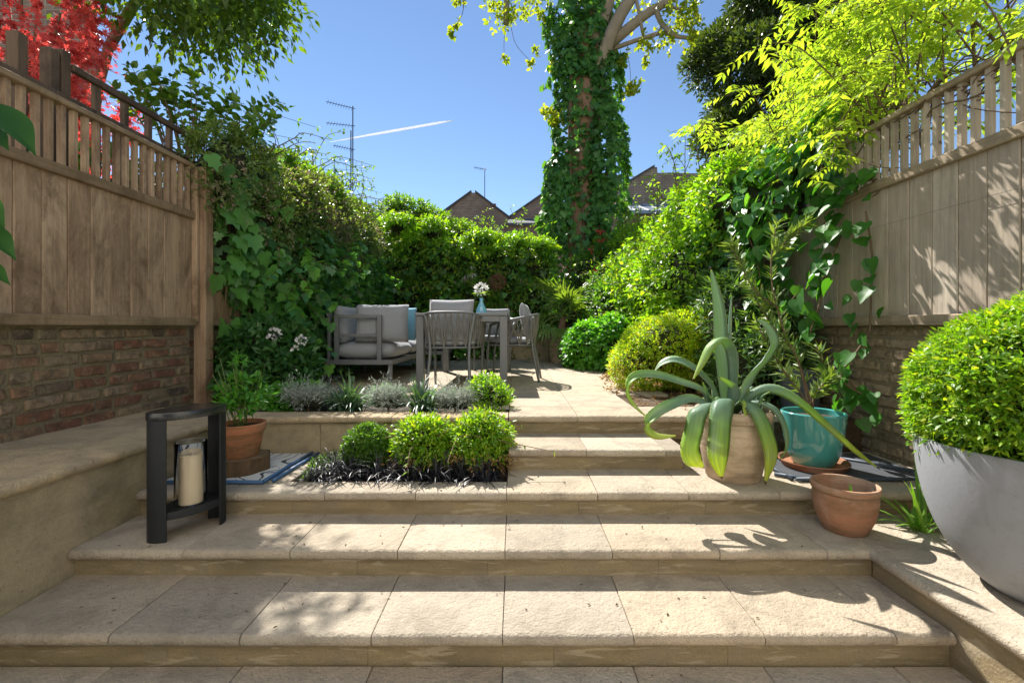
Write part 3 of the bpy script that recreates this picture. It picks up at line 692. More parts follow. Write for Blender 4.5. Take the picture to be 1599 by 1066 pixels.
def twig(lb, T, P, D, L, m, size, spread=55, up=.6, droop=.15, jit=.35):
    n = len(P); D = nrm(D); L = np.broadcast_to(np.asarray(L, float).reshape(-1, 1), (n, 1))
    a = nrm(np.cross(D, rv(n))); b = np.cross(D, a); ph = rng.uniform(0, 6.28, (n, 1))
    for j in range(m):
        t = (j + .7 + rng.uniform(-.2, .2, (n, 1)))/m; p = P + D*L*t; p[:, 2:3] -= droop*L*t*t
        q = ph + j*2.4; U = a*np.cos(q) + b*np.sin(q)
        sp = R(spread) if j < m-1 else R(15)
        d = D*math.cos(sp) + U*math.sin(sp) + rv(n, jit*.4); d[:, 2] -= droop
        nn = D*.4 + rv(n, jit); nn[:, 2] += up
        lb.add(T, p, d, nn, size*rng.uniform(.6, 1.15, n))

def lobe_pts(lobes, n, cull=None, inner=.9):
    c = np.array([l[0] for l in lobes], float); r = np.array([l[1] for l in lobes], float)
    wgt = (r[:, 0]*r[:, 1] + r[:, 1]*r[:, 2] + r[:, 0]*r[:, 2]); wgt /= wgt.sum()
    Ps, Ns = [], []; got = 0
    for _ in range(12):
        k = rng.choice(len(lobes), n*2, p=wgt); d = nrm(rv(n*2)); p = c[k] + r[k]*d; nn = nrm(d/r[k]); ok = np.ones(len(p), bool)
        for i in range(len(lobes)):
            e = ((p - c[i])/(r[i]*inner)); ok &= ~(((e*e).sum(1) < 1) & (k != i))
        if cull is not None: ok &= cull(p, nn)
        Ps.append(p[ok]); Ns.append(nn[ok]); got += ok.sum()
        if got >= n: break
    return np.concatenate(Ps)[:n], np.concatenate(Ns)[:n]

M_core = plain('painted_shade_core', (.022, .026, .012), .95, .5, 12, .6, 30)  # near-black colour stands in for shade deep inside the foliage
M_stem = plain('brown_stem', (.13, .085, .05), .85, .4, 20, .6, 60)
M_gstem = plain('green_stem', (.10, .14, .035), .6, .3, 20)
def core(T, lobes, k=.74, name='shade_core'):  # solid dark lumps that fill the lobes and block see-through
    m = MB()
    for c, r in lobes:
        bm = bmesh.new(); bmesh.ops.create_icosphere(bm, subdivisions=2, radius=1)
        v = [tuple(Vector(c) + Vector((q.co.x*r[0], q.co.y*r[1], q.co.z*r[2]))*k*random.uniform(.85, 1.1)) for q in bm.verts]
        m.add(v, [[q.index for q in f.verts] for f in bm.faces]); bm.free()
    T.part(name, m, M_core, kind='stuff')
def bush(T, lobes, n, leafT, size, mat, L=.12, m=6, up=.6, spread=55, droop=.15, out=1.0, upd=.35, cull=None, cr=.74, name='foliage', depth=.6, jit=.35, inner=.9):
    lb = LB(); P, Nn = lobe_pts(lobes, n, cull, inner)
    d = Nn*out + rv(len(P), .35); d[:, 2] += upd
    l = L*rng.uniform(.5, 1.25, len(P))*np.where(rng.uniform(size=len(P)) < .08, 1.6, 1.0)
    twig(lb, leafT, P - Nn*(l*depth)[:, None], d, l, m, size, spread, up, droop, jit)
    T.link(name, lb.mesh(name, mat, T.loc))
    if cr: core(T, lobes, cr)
    return P, Nn
def stems(T, curves, mat, name='stem', seg=6):
    for pts, r0, r1 in curves:
        c = bez(pts, max(6, len(pts)*4)); k = len(c); m = MB(); m.tube(c, [r0 + (r1-r0)*i/(k-1) for i in range(k)], seg); T.part(name, m, mat, smooth=True)

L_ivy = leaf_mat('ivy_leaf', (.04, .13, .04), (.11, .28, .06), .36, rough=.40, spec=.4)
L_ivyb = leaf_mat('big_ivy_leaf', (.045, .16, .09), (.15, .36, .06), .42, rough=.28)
L_jas = leaf_mat('jasmine_leaf', (.07, .18, .025), (.19, .33, .03), .45)
_ev = [(.27*math.sin(math.pi*t**.72)*(1.02-t)**.25, t) for t in np.linspace(0, 1, 10)]
T_BIG = fan(_ev + [(-x, t) for x, t in _ev[-2:0:-1]], (0, .45, -.06))
L_pink = leaf_mat('faded_blossom', (.30, .22, .17), (.48, .36, .30), .4, (1.2, 1.0, .85), .8, .1)
L_small = leaf_mat('small_climber_leaf', (.09, .17, .05), (.19, .26, .08), .4)
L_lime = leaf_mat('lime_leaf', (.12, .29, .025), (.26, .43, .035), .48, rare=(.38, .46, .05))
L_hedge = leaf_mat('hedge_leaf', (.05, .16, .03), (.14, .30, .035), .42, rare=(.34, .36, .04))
L_wist = leaf_mat('wisteria_leaf', (.22, .37, .045), (.36, .47, .065), .5, (2.0, 1.85, .6))
L_ever = leaf_mat('evergreen_leaf', (.035, .065, .022), (.08, .12, .03), .32)
L_over = leaf_mat('laurel_leaf', (.035, .09, .018), (.11, .20, .025), .4, (2.4, 2.1, .4), .35)
L_red = leaf_mat('red_maple_leaf', (.28, .012, .018), (.78, .15, .13), .45, (1.5, 1.0, .9))
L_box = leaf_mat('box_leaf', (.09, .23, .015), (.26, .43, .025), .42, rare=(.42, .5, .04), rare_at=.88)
L_boxd = leaf_mat('dark_box_leaf', (.05, .14, .02), (.13, .26, .025), .38)
L_gold = leaf_mat('golden_leaf', (.17, .34, .02), (.42, .55, .03), .45, rare=(.6, .55, .04), rare_at=.85)
L_green = leaf_mat('fresh_green_leaf', (.06, .23, .03), (.14, .36, .045), .42)
L_rhod = leaf_mat('rhododendron_leaf', (.035, .12, .035), (.075, .20, .045), .3)
L_black = leaf_mat('black_grass_leaf', (.016, .016, .022), (.05, .05, .06), .1, (1,1,1), .4, .3)
L_strap = leaf_mat('strappy_leaf', (.04, .10, .06), (.09, .17, .10), .25)
L_silver = leaf_mat('silver_leaf', (.32, .37, .32), (.5, .54, .48), .2, (1,1,.9), .8)
L_palm = leaf_mat('palm_leaf', (.08, .19, .04), (.18, .28, .06), .35)
L_olean = leaf_mat('oleander_leaf', (.10, .19, .05), (.20, .28, .08), .35)
L_white = leaf_mat('white_petal', (.75, .74, .72), (.82, .8, .8), .3, (1,1,1), .6)
L_plane = leaf_mat('spring_leaf', (.16, .24, .02), (.32, .36, .04), .5)
L_dry = leaf_mat('dry_leaf', (.22, .12, .04), (.38, .24, .09), .3, (1.2,1,.6), .8)

# ------------------------------------------------------------------ tree with ivy
TB = (1.20, 9.6, .55); TY = 9.6
m_, n_, o_ = newmat('bark_plane'); p_ = pos(n_, (6, 6, 1.5))
cc = mixc(n_, noise(n_, p_, 1.5, 6, .65), (.36, .21, .14), (.17, .10, .07)); cc = mixc(n_, ramp(n_, noise(n_, pos(n_), 2.2, 4, .6), [(.5, 0), (.7, .5)]), cc, (.26, .22, .16))
finish(n_, o_, cc, .9, noise(n_, p_, 6, 5, .7), 1.0, .03, .2); M_bark = m_
m_, n_, o_ = newmat('pale_bark'); p_ = pos(n_)
cc = mixc(n_, noise(n_, p_, 6, 6, .65), (.36, .30, .23), (.20, .16, .11)); finish(n_, o_, cc, .9, noise(n_, p_, 30, 5, .7), .8, .015, .2); M_limb = m_
T = Thing('plane_tree', 'tall tree with thick ivy-clad trunk and pale limbs at the end of the garden', 'tree', TB)
tp = [P3(900, 560, TY), P3(903, 440, TY), P3(906, 330, TY), P3(908, 220, TY), P3(912, 110, TY), P3(916, 30, TY)]
c = bez(tp, 30); m = MB(); m.tube(c, [.56 - .24*min(1, i/6)**.6 + .03*math.sin(i*1.3) for i in range(30)], 18); T.part('trunk', m, M_bark, smooth=True)
limbs = [([(914,90,0),(893,20,.1),(880,-60,.2),(865,-160,.4)], .17, .10), ([(915,70,0),(922,10,.2),(925,-80,.4),(930,-190,.4)], .19, .1), ([(918,90,-.1),(945,20,-.3),(958,-50,-.5)], .17, .11),
         ([(930,130,-.1),(948,70,-.4),(968,25,-.6),(990,-12,-.7),(1010,-80,-.9)], .16, .09), ([(945,75,-.2),(975,50,-.5),(1010,22,-.7),(1045,0,-.9),(1100,-50,-1.2)], .12, .06),
         ([(1024,14,-.8),(1032,35,-.8),(1046,50,-.9),(1056,57,-.9),(1079,60,-1.0)], .055, .035), ([(950,80,-.2),(975,70,-.4),(1004,60,-.6),(1034,52,-.7),(1056,57,-.9)], .05, .035),
         ([(990,-12,-.7),(998,20,-.7),(1005,60,-.6)], .035, .03), ([(1026,14,-.8),(1033,40,-.8),(1018,62,-.7)], .025, .015), ([(1036,5,-.9),(1060,14,-1),(1072,2,-1.1)], .03, .02),
         ([(893,20,.1),(840,-60,.1),(797,-40,-.1),(790,38,-.1)], .08, .06)]
for pts, r0, r1 in limbs: 
    c = bez([P3(a, b, TY + d) for a, b, d in pts], 18); m = MB(); m.tube(c, [r0 + (r1-r0)*i/17 for i in range(18)], 10); T.part('limb', m, M_limb, smooth=True)
lb = LB()
def clump(lb, px, py, dY, rpx, n, size, T_=T_WIDE):
    p0 = np.array(P3(px, py, TY + dY)); r = rpx/F*TY
    P = p0 + rv(n, r*.42); twig(lb, T_, P, rv(n) + np.array([0, 0, .25]), r*.45, 4, size, 60, .4, .2)
for a in ((790,30,-.1,26,26), (770,18,-.1,22,14), (815,14,0,18,12), (838,8,.2,20,18), (852,30,.2,14,10), (1070,30,-1,20,22), (1078,52,-1,16,16), (1040,62,-.8,22,18), (1010,64,-.6,18,14), (1058,15,-1,22,22), (1085,15,-1.1,12,8),
          (985,145,-.5,14,12), (992,136,-.5,9,8), (972,92,-.4,12,10), (860,182,-.3,14,10), (852,172,-.3,8,5), (870,190,-.3,10,8), (870,60,.1,14,14), (866,105,0,12,10), (830,98,-.1,9,6), (788,91,-.1,5,4), (712,40,-.1,8,6), (706,55,-.1,5,4), (714,2,0,8,8), (1008,98,-.6,6,4), (836,78,-.1,8,5), (925,-20,0,40,30), (1000,-30,-.5,60,50), (880,-40,.2,50,40)):
    clump(lb, *a[:4], int(a[4]*1.5), .10)
T.link('spring_leaves', lb.mesh('spring_leaves', L_plane, T.loc))
stems(T, [([P3(797,38,TY), P3(806,70,TY), P3(830,98,TY)], .006, .004), ([P3(789,40,TY), P3(787,70,TY), P3(788,91,TY)], .006, .004), ([P3(725,0,TY), P3(722,22,TY), P3(712,40,TY)], .008, .005), ([P3(978,75,TY-.4), P3(984,110,TY-.4), P3(984,140,TY-.5)], .006, .004), ([P3(725,0,TY), P3(760,-40,TY), P3(797,-40,TY-.1)], .02, .01)], M_stem, 'twig')
T = Thing('ivy', 'thick green ivy climbing the tall tree trunk', 'ivy', (TB[0]-.2, 9.3, .55))
lb = LB()
def ivy_on(cpx, hw, y0, y1, n, dY=0.0, size=.135, side=None, ph=0.0):
    t = rng.uniform(0, 1, n); py = y0 + (y1-y0)*t; cx = np.interp(py, [y0, y1], cpx); h = np.interp(py, [y0, y1], hw)
    a = rng.uniform(math.pi*.92, 2.08*math.pi, n) if side is None else rng.uniform(side[0], side[1], n)
    z = CAM_Z - (py - 510)/F*TY; bump = 1 + .20*np.sin(z*2.3 + ph) + .13*np.sin(z*5.1 + 2*ph + a*2) + .10*np.sin(z*9 + a*3)
    keep = (np.sin(z*3.3 + a*2.2 + ph) + rng.normal(size=n)*.7) > -.75
    r = h/F*TY*bump*rng.uniform(.75, 1.15, n); x = (cx - 805)/F*TY
    P = np.stack([x + r*np.cos(a), TY + dY + r*np.sin(a)*.9, z], 1)[keep]; O = np.stack([np.cos(a), np.sin(a), np.zeros(n)], 1)[keep]; n = len(P)
    D = np.tile([0, 0, -1.0], (n, 1)) + O*.5 + rv(n, .45); lb.add(T_IVY, P, D, O*.8 + rv(n, .45) + np.array([0, 0, .5]), size*rng.uniform(.5, 1.25, n))
PI = math.pi
ivy_on((888, 893), (34, 40), 10, 130, 700, .05, side=(PI*.85, 1.75*PI), ph=1); ivy_on((925, 925), (26, 30), -20, 110, 500, -.05, ph=3)
ivy_on((884, 879), (17, 12), 110, 300, 700, -.06, side=(PI*.7, 1.6*PI), ph=2); ivy_on((946, 949), (20, 24), 95, 340, 1900, -.14, ph=4)
ivy_on((880, 870), (20, 28), 250, 420, 1200, -.1, side=(PI*.8, 1.65*PI), ph=5); ivy_on((946, 952), (25, 32), 330, 480, 1300, -.2, ph=.5)
ivy_on((900, 896), (25, 29), 20, 330, 950, -.05, ph=2.6); ivy_on((904, 902), (34, 40), 300, 480, 700, 0, ph=.9); ivy_on((928, 932), (17, 19), 40, 330, 800, -.2, ph=3.3); ivy_on((915, 915), (32, 34), -20, 130, 700, 0, ph=1.1); ivy_on((900, 905), (60, 74), 430, 540, 900, 0, ph=1.4)
T.link('leaves', lb.mesh('leaves', L_ivy, T.loc), kind='stuff')
m = MB()
for x0, x1 in ((884, 893), (897, 912), (930, 940), (945, 935)):
    m.tube(bez([P3(x0, 540, TY-.5), P3(x1, 380, TY-.36), P3(x0+6, 220, TY-.3), P3(x1, 90, TY-.28)], 16), .035, 7)
T.part('stem', m, M_stem, smooth=True)

# ------------------------------------------------------------------ left side climbers
def shoots(T, bases, lmin, lmax, leaf, mat, tilt=(0, 0, 1), size=.07):
    lb = LB(); m = MB()
    for p in bases:
        p = Vector(p); d = (Vector(tilt) + Vector((random.gauss(0, .35), random.gauss(0, .3), 0))).normalized(); l = random.uniform(lmin, lmax)
        c = bez([p, p + d*l*.5, p + d*l*.85 + Vector((random.gauss(0, .05), random.gauss(0, .05), -.02)), p + d*l + Vector((random.gauss(0, .15), random.gauss(0, .1), -.10))], 10); m.tube(c, [.005 - .003*i/9 for i in range(10)], 5)
        A = np.array([v[:] for v in c]); D = np.gradient(A, axis=0)
        for s in (1, -1): lb.add(leaf, A, nrm(np.cross(D, rv(10))) + nrm(D)*.5 + np.array([0, 0, -.3]), rv(10, .3) + np.array([0, 0, 1]), size*rng.uniform(.4, 1.1, 10))
    T.part('shoots', m, M_stem, kind='stuff'); T.link('shoot_leaves', lb.mesh('shoot_leaves', mat, T.loc), kind='stuff')
GARD = lambda p, nn: (p[:, 0] > -2.85) & ((nn[:, 0] > -.35) | (nn[:, 2] > .1))
def seq(y0, y1, dy, f): return [f(y) for y in np.arange(y0, y1, dy)]
T = Thing('ivy', 'dark green ivy covering the left fence behind the corner sofa', 'ivy', (-2.45, 5.5, TZ))
lob = seq(4.5, 8.4, .42, lambda y: ((-2.5 + random.uniform(-.12, .14), y, 1.0 + random.uniform(-.2, .2)), (random.uniform(.26, .42), .36, .5))) + seq(4.2, 8.4, .42, lambda y: ((-2.52 + random.uniform(-.14, .14), y, 1.9 + random.uniform(-.2, .2)), (random.uniform(.26, .42), .36, .5)))
lb = LB(); P, Nn = lobe_pts(lob, 6500, lambda p, nn: (p[:, 0] > -2.65) & (nn[:, 0] > -.2))
n = len(P); D = np.tile([0, 0, -1.0], (n, 1)) + Nn*.5 + rv(n, .4)
lb.add(T_IVY, P + rv(n, .03), D, Nn + rv(n, .4) + np.array([0, 0, .5]), .085*rng.uniform(.5, 1.35, n)); T.link('leaves', lb.mesh('leaves', L_ivy, T.loc), kind='stuff'); core(T, lob, .8)

shoots(T, [(random.uniform(-2.35, -2.15), random.uniform(4.2, 8), random.uniform(.9, 2.4)) for _ in range(90)], .2, .6, T_IVY, L_ivyb, (.7, -.5, -.5), .11)
T = Thing('ivy', 'large-leaved ivy scrambling over the fence beside the left oak post', 'ivy', (-2.5, 4.0, TZ))
me_iv = []
for k in range(5):
    b = LB(); b.add(T_IVY, np.zeros((1, 3)), np.array([[0, 1.0, 0]]), np.array([[0, 0, 1.0]]), [1.0]); me_iv.append(b.mesh('leaf', L_ivyb, smooth=True))
def leaf_part(T, mes, p, d, nn, s, name='leaf'):
    d = Vector(d).normalized(); nn = Vector(nn); nn = (nn - d*nn.dot(d)).normalized(); x = d.cross(nn)
    M = Matrix(((x.x, d.x, nn.x, p[0]), (x.y, d.y, nn.y, p[1]), (x.z, d.z, nn.z, p[2]), (0, 0, 0, 1))) @ Matrix.Scale(s, 4)
    T.link(name, random.choice(mes), None, M)
trail = [bez([(-2.53, 3.95, .62), (-2.5, 3.9, 1.2), (-2.52, 4.0, 1.8), (-2.45, 3.92, 2.5)], 14), bez([(-2.5, 4.2, .62), (-2.48, 4.25, 1.3), (-2.44, 4.1, 2.0), (-2.5, 4.2, 2.8)], 14), bez([(-2.5, 4.5, .65), (-2.44, 4.5, 1.4), (-2.42, 4.4, 2.0), (-2.45, 4.5, 2.7)], 14)]
for t in trail:
    m = MB(); m.tube(t, .008, 6); T.part('stem', m, M_stem, smooth=True)
for k in range(150):
    t = random.choice(trail); p = t[random.randrange(2, 14)] + Vector((random.uniform(.02, .16), random.gauss(0, .16), random.gauss(0, .14)))
    if p.z < .75: continue
    leaf_part(T, me_iv, p, (random.gauss(.3, .4), random.gauss(-.1, .6), -1), (.8, random.gauss(-.3, .6), random.uniform(.1, 1.1)), random.uniform(.075, .18))
for px, py, Y, s in ((367, 310, 3.82, .17), (351, 336, 3.80, .19), (374, 338, 3.85, .18), (368, 380, 3.85, .15), (388, 378, 3.9, .16), (385, 290, 3.95, .17), (434, 408, 4.2, .17), (405, 405, 4.0, .14), (350, 270, 3.8, .13), (330, 275, 3.75, .14), (437, 452, 4.3, .16), (400, 520, 4.1, .17), (420, 325, 4.1, .16), (440, 335, 4.2, .14)):
    p = P3(px, py, Y); leaf_part(T, me_iv, p + Vector((.04, 0, .05)), (random.gauss(.1, .2), random.gauss(0, .3), -1), (.7, -.6, random.uniform(.2, .6)), s)

T = Thing('flowering_climber', 'small-leaved climber with faded pinkish blossom spilling over the left fence top', 'climber', (-2.5, 4.8, TZ))
lob = seq(3.95, 6.9, .36, lambda y: ((-2.52 + random.uniform(-.06, .1), y, 2.42 + .12*min(y-4, 1.2) + random.uniform(-.2, .16)), (random.uniform(.26, .44), .34, random.uniform(.3, .46)))) + seq(4.3, 6.6, .42, lambda y: ((-2.42, y, 2.25), (.3, .36, .35)))
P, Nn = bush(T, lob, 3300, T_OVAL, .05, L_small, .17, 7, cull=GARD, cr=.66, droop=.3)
lb = LB(); P, Nn = lobe_pts(lob, 620, lambda p, nn: GARD(p, nn) & (np.sin(p[:, 1]*3.1 + p[:, 2]*4.2) > -.3))
twig(lb, T_OVAL, P, Nn + rv(len(P), .4), .10, 7, .028, 70, .3, .3); T.link('faded_blossom', lb.mesh('faded_blossom', L_pink, T.loc), kind='stuff')

shoots(T, [(random.uniform(-2.4, -2.1), random.uniform(4.0, 7), random.uniform(2.2, 2.9)) for _ in range(80)], .2, .55, T_OVAL, L_small, (.7, -.5, .3), .05)
T = Thing('jasmine_climber', 'bright green twining climber along the top of the left hedge with wispy shoots', 'climber', (-2.6, 6, TZ))
lob = seq(4.9, 8.3, .38, lambda y: ((-2.68 + random.uniform(-.1, .1), y, 2.66 + .09*(y-5) + random.uniform(-.25, .2)), (random.uniform(.28, .44), .36, random.uniform(.28, .46))))
bush(T, lob, 2300, T_OVAL, .075, L_jas, .20, 7, cull=lambda p, nn: (nn[:, 2] > -.3), droop=.2, upd=.5)
lb = LB(); cur = []
for k in range(34):
    y = random.uniform(4.3, 7.8); p = Vector((-2.6 + random.uniform(-.15, .2), y, 2.9 + .09*(y-5))); d = Vector((random.gauss(.15, .3), random.gauss(-.1, .3), 1)).normalized(); l = random.uniform(.25, .75)
    q = [p, p + d*l*.5, p + d*l*.85 + Vector((random.gauss(0, .1), random.gauss(0, .1), -.02)), p + d*l + Vector((random.gauss(0, .22), random.gauss(0, .2), -.12))]; cur.append((q, .005, .002))
    c = bez(q, 9); A = np.array([v[:] for v in c]); D = np.gradient(A, axis=0)
    for s in (1, -1):
        side = np.cross(D, rv(9)); lb.add(T_OVAL, A, nrm(side) + nrm(D)*.5 + np.array([0, 0, -.3]), rv(9, .3) + np.array([0, 0, 1]), .075*rng.uniform(.5, 1.1, 9))
m = MB()
for q, a, b in cur:
    c = bez(q, 10); m.tube(c, [a + (b-a)*i/9 for i in range(10)], 5)
T.part('shoots', m, M_stem, kind='stuff'); T.link('shoot_leaves', lb.mesh('shoot_leaves', L_jas, T.loc))

# ------------------------------------------------------------------ back hedge
T = Thing('climber_hedge', 'tall leafy hedge across the end of the terrace behind the table', 'hedge', (-.8, 8.6, TZ))
lob = []
for x in np.arange(-2.45, .45, .36):
    for z, r in ((1.0, .5), (1.7, .45), (2.3, .42)): lob.append(((x + random.uniform(-.14, .14), 8.72 + random.uniform(-.3, .1), z + random.uniform(-.16, .16)), (random.uniform(.28, .42), random.uniform(.26, .42) if x < .1 else .26, r)))
FRONT = lambda p, nn: (nn[:, 1] < .35) | (nn[:, 2] > .25)
bush(T, lob, 3300, T_OVAL, .085, L_hedge, .30, 7, cull=FRONT, droop=.5, up=.5, cr=.62)
lb = LB(); P, Nn = lobe_pts(lob, 700, FRONT); n = len(P); lb.add(T_IVY, P + Nn*.05, np.array([0, -.3, -1.0]) + rv(n, .4), Nn + rv(n, .4) + np.array([0, 0, .6]), .12*rng.uniform(.5, 1.2, n)); T.link('ivy_leaves', lb.mesh('ivy_leaves', L_ivy, T.loc), kind='stuff')
T = Thing('sunlit_hedge_top', 'sunlit top of the back hedge, sunlight put into yellow-green leaf colour', 'climber', (-.8, 8.7, TZ))  # hedge top in lime leaves: its sunlight is put into the colour
lob = [((x, 8.6 + random.uniform(-.1, .15), 2.66 + random.uniform(-.22, .24) + (.3 if x < -1.3 else 0)), (random.uniform(.24, .42), .36, random.uniform(.18, .3))) for x in np.arange(-2.2, .5, .32)]
bush(T, lob, 1500, T_OVAL, .085, L_lime, .36, 8, cull=lambda p, nn: nn[:, 2] > -.5, droop=.4, upd=.4, cr=.6)
shoots(T, [(random.uniform(-2.3, .4), 8.6 + random.uniform(-.2, .2), random.uniform(2.7, 2.95)) for _ in range(46)], .2, .7, T_OVAL, L_lime, (.1, -.2, 1))
shoots(T, [(random.uniform(-2.3, .4), 8.3, random.uniform(1.6, 2.7)) for _ in range(60)], .2, .5, T_OVAL, L_lime, (.1, -1, -.3), .08)
T = Thing('shrub', 'rounded bright green shrub rising above the back hedge near the tall aerial', 'shrub', (-2.2, 9.3, TZ))
lob = [((-2.35, 9.3, 3.35), (.5, .4, .5)), ((-1.95, 9.3, 3.3), (.4, .4, .42)), ((-1.55, 9.3, 3.1), (.4, .4, .4)), ((-1.15, 9.4, 2.95), (.4, .4, .4)), ((-2.0, 9.3, 2.5), (.7, .4, .8)), ((-.6, 9.4, 2.75), (.35, .4, .35))]
bush(T, lob, 1500, T_OVAL, .08, L_jas, .22, 7, upd=.5, cull=FRONT)
T.part('stem', MB().tube([(-2.1, 9.3, .5), (-2.1, 9.3, 2.4)], .04, 7), M_stem, smooth=True)
T = Thing('leafy_shrub', 'small fresh green shrub growing up in front of the ivy behind the sofa', 'shrub', (-1.05, 8.1, TZ))
bush(T, [((-1.15, 7.95, 1.45), (.33, .2, .22)), ((-1.3, 7.95, 1.2), (.25, .2, .25)), ((-1.2, 8.0, .95), (.25, .2, .35))], 160, T_HEART, .11, L_green, .16, 5)
T.part('stem', MB().tube([(-1.05, 8.1, .58), (-1.15, 8.0, 1.3)], .015, 6), M_stem)
# wire ball
T = Thing('wire_ball', 'rusty brown wire ball hanging in front of the back hedge', 'ornament', (-.3, 7.9, 1.9))
cw = P3(777, 440, 7.9); Mr = plain('rusty_wire', (.14, .06, .035), .8, .4, 30)
for k in range(16):
    ax = Vector((random.gauss(0,1), random.gauss(0,1), random.gauss(0,1))).normalized(); q = ax.to_track_quat('Z', 'Y')
    m = MB(); m.tube([cw + (q @ Vector((math.cos(t), math.sin(t), 0)))*.15*random.uniform(.93, 1.03) for t in np.linspace(0, 2*math.pi, 25)], .0045, 4, False); T.part('wire_ring', m, Mr, smooth=True)
T.part('hanger', MB().tube([cw + Vector((0, 0, .14)), cw + Vector((.02, .6, .9))], .003, 4), Mr)

# ------------------------------------------------------------------ right side masses
RG = lambda p, nn: (nn[:, 0] < .4) | (nn[:, 2] > .2)
T = Thing('lime_climber', 'tall bank of sunlit yellow-green climber along the right side of the terrace', 'climber', (2.0, 6.4, TZ))
lob = seq(4.55, 9.2, .42, lambda y: ((2.25 + random.uniform(-.12, .1), y, 2.38 + random.uniform(-.18, .14)), (.46, .44, .54))) + seq(4.9, 9.2, .46, lambda y: ((2.0 + random.uniform(-.12, .12), y, 1.7 + random.uniform(-.12, .12)), (.5, .46, .55))) + seq(5.3, 9.2, .5, lambda y: ((1.85 + random.uniform(-.12, .12), y, 1.05), (.45, .46, .5)))
bush(T, lob, 5200, T_OVAL, .075, L_lime, .20, 7, cull=RG, upd=.3, droop=.2)
shoots(T, [(random.uniform(1.8, 2.4), random.uniform(4.6, 9), random.uniform(2.6, 3.0)) for _ in range(50)], .2, .6, T_OVAL, L_lime, (-.1, -.2, 1))
shoots(T, [(random.uniform(1.45, 1.75), random.uniform(4.8, 9), random.uniform(1.2, 2.3)) for _ in range(70)], .2, .5, T_OVAL, L_lime, (-.8, -.4, .2), .075)
T = Thing('rose_shrub', 'mid green rose bush with a few red blooms left of the lime climber', 'shrub', (1.5, 7.6, TZ))
lob = [((1.55, 8.2, 1.5), (.4, .4, .7)), ((1.6, 7.5, 1.7), (.4, .4, .6)), ((1.5, 7.0, 1.3), (.38, .4, .6)), ((1.75, 6.6, 1.6), (.4, .4, .6)), ((1.35, 8.5, 2.1), (.35, .35, .5)), ((1.75, 8.6, 2.3), (.4, .35, .6))]
P, Nn = bush(T, lob, 1500, T_OVAL, .075, L_hedge, .22, 6, upd=.4, cull=FRONT)
lr = leaf_mat('red_bloom', (.35, .015, .02), (.5, .05, .04), .3, (1.2, .8, .7))
for px, py, Y in ((1002, 458, 6.9), (1003, 357, 7.4), (1012, 352, 7.4), (935, 362, 8.0), (940, 375, 8.0), (925, 390, 7.9), (932, 425, 7.7), (941, 418, 7.7)):
    b = LB(); n = 16; b.add(T_PETAL, np.array(P3(px, py, Y)) + rv(n, .03), rv(n), rv(n), .05*rng.uniform(.7, 1.2, n)); T.link('bloom', b.mesh('bloom', lr, T.loc))
T = Thing('ivy', 'glossy large-leaved ivy spilling over the right fence and hanging down its boards', 'ivy', (2.25, 3.7, TZ))
lob = [((2.22, 3.75, 2.25), (.22, .34, .42)), ((2.2, 4.2, 2.2), (.26, .36, .5)), ((2.15, 4.6, 1.9), (.3, .36, .6)), ((2.28, 3.45, 2.42), (.16, .25, .22))]
lb = LB(); P, Nn = lobe_pts(lob, 620, RG); n = len(P)
lb.add(T_HEART, P + rv(n, .05), np.array([-.2, -.2, -1.0]) + Nn*.4 + rv(n, .45), Nn*.6 + rv(n, .4) + np.array([-.3, 0, .7]), .10*rng.uniform(.5, 1.2, n)); T.link('leaves', lb.mesh('leaves', L_ivyb, T.loc), kind='stuff'); core(T, lob, .62)
me_h = []
L_gloss = leaf_mat('glossy_ivy_leaf', (.025, .10, .02), (.06, .20, .025), .38, rough=.42, spec=.4)
for k in range(4):
    b = LB(); tv = T_HEART[0].copy(); tv[:, 2] *= 1 + .5*k; b.add((tv, T_HEART[1]), np.zeros((1, 3)), np.array([[0, 1.0, 0]]), np.array([[0, 0, 1.0]]), [1.0]); me_h.append(b.mesh('leaf', L_gloss, smooth=True))
tr = [[(1330,330,3.3),(1300,400,3.2),(1290,440,3.15),(1265,520,3.1)], [(1352,330,2.95),(1362,400,2.95),(1360,470,2.95),(1358,520,2.9)], [(1358,520,2.9),(1330,560,2.8),(1312,590,2.75),(1345,615,2.7),(1365,625,2.7)], [(1290,430,3.15),(1235,470,3.3),(1225,520,3.3)], [(1200,320,3.6),(1250,300,3.45),(1310,290,3.2),(1370,280,2.95)], [(1150,330,4.0),(1180,400,3.8),(1190,470,3.7)], [(1300,560,2.85),(1340,610,2.75),(1370,640,2.68)]]
for t in tr:
    c = bez([P3(*q) for q in t], 22); m = MB(); m.tube(c, [.006]*22, 5); T.part('stem', m, M_stem, smooth=True)
    for i in range(1, 22):
        for _ in range(2 if t[0][0] < 1340 and t[0][1] < 340 else 1 if i % 3 else 0):
            p = c[i] + Vector((random.uniform(-.07, 0), random.gauss(0, .05), random.gauss(0, .05)))
            if p.x > XFR - .07: p.x = XFR - .07 - random.uniform(0, .05)
            leaf_part(T, me_h, p, (random.gauss(-.4, .4), random.gauss(-.2, .6), -.8), (-.6, random.gauss(0, .5), random.uniform(.3, 1.3)), random.uniform(.06, .12))
for k in range(150):
    p = P3(random.uniform(1130, 1320), 0, 1); Y = 2.2/p.x*random.uniform(.97, 1.0); z = random.uniform(1.75, 2.75) if p.x > .62 else random.uniform(1.5, 2.5)
    leaf_part(T, me_h, (p.x*Y*.97, Y, z), (random.gauss(-.5, .4), random.gauss(-.2, .6), -.6), (-.5, random.gauss(0, .5), random.uniform(.5, 1.4)), random.uniform(.07, .125))

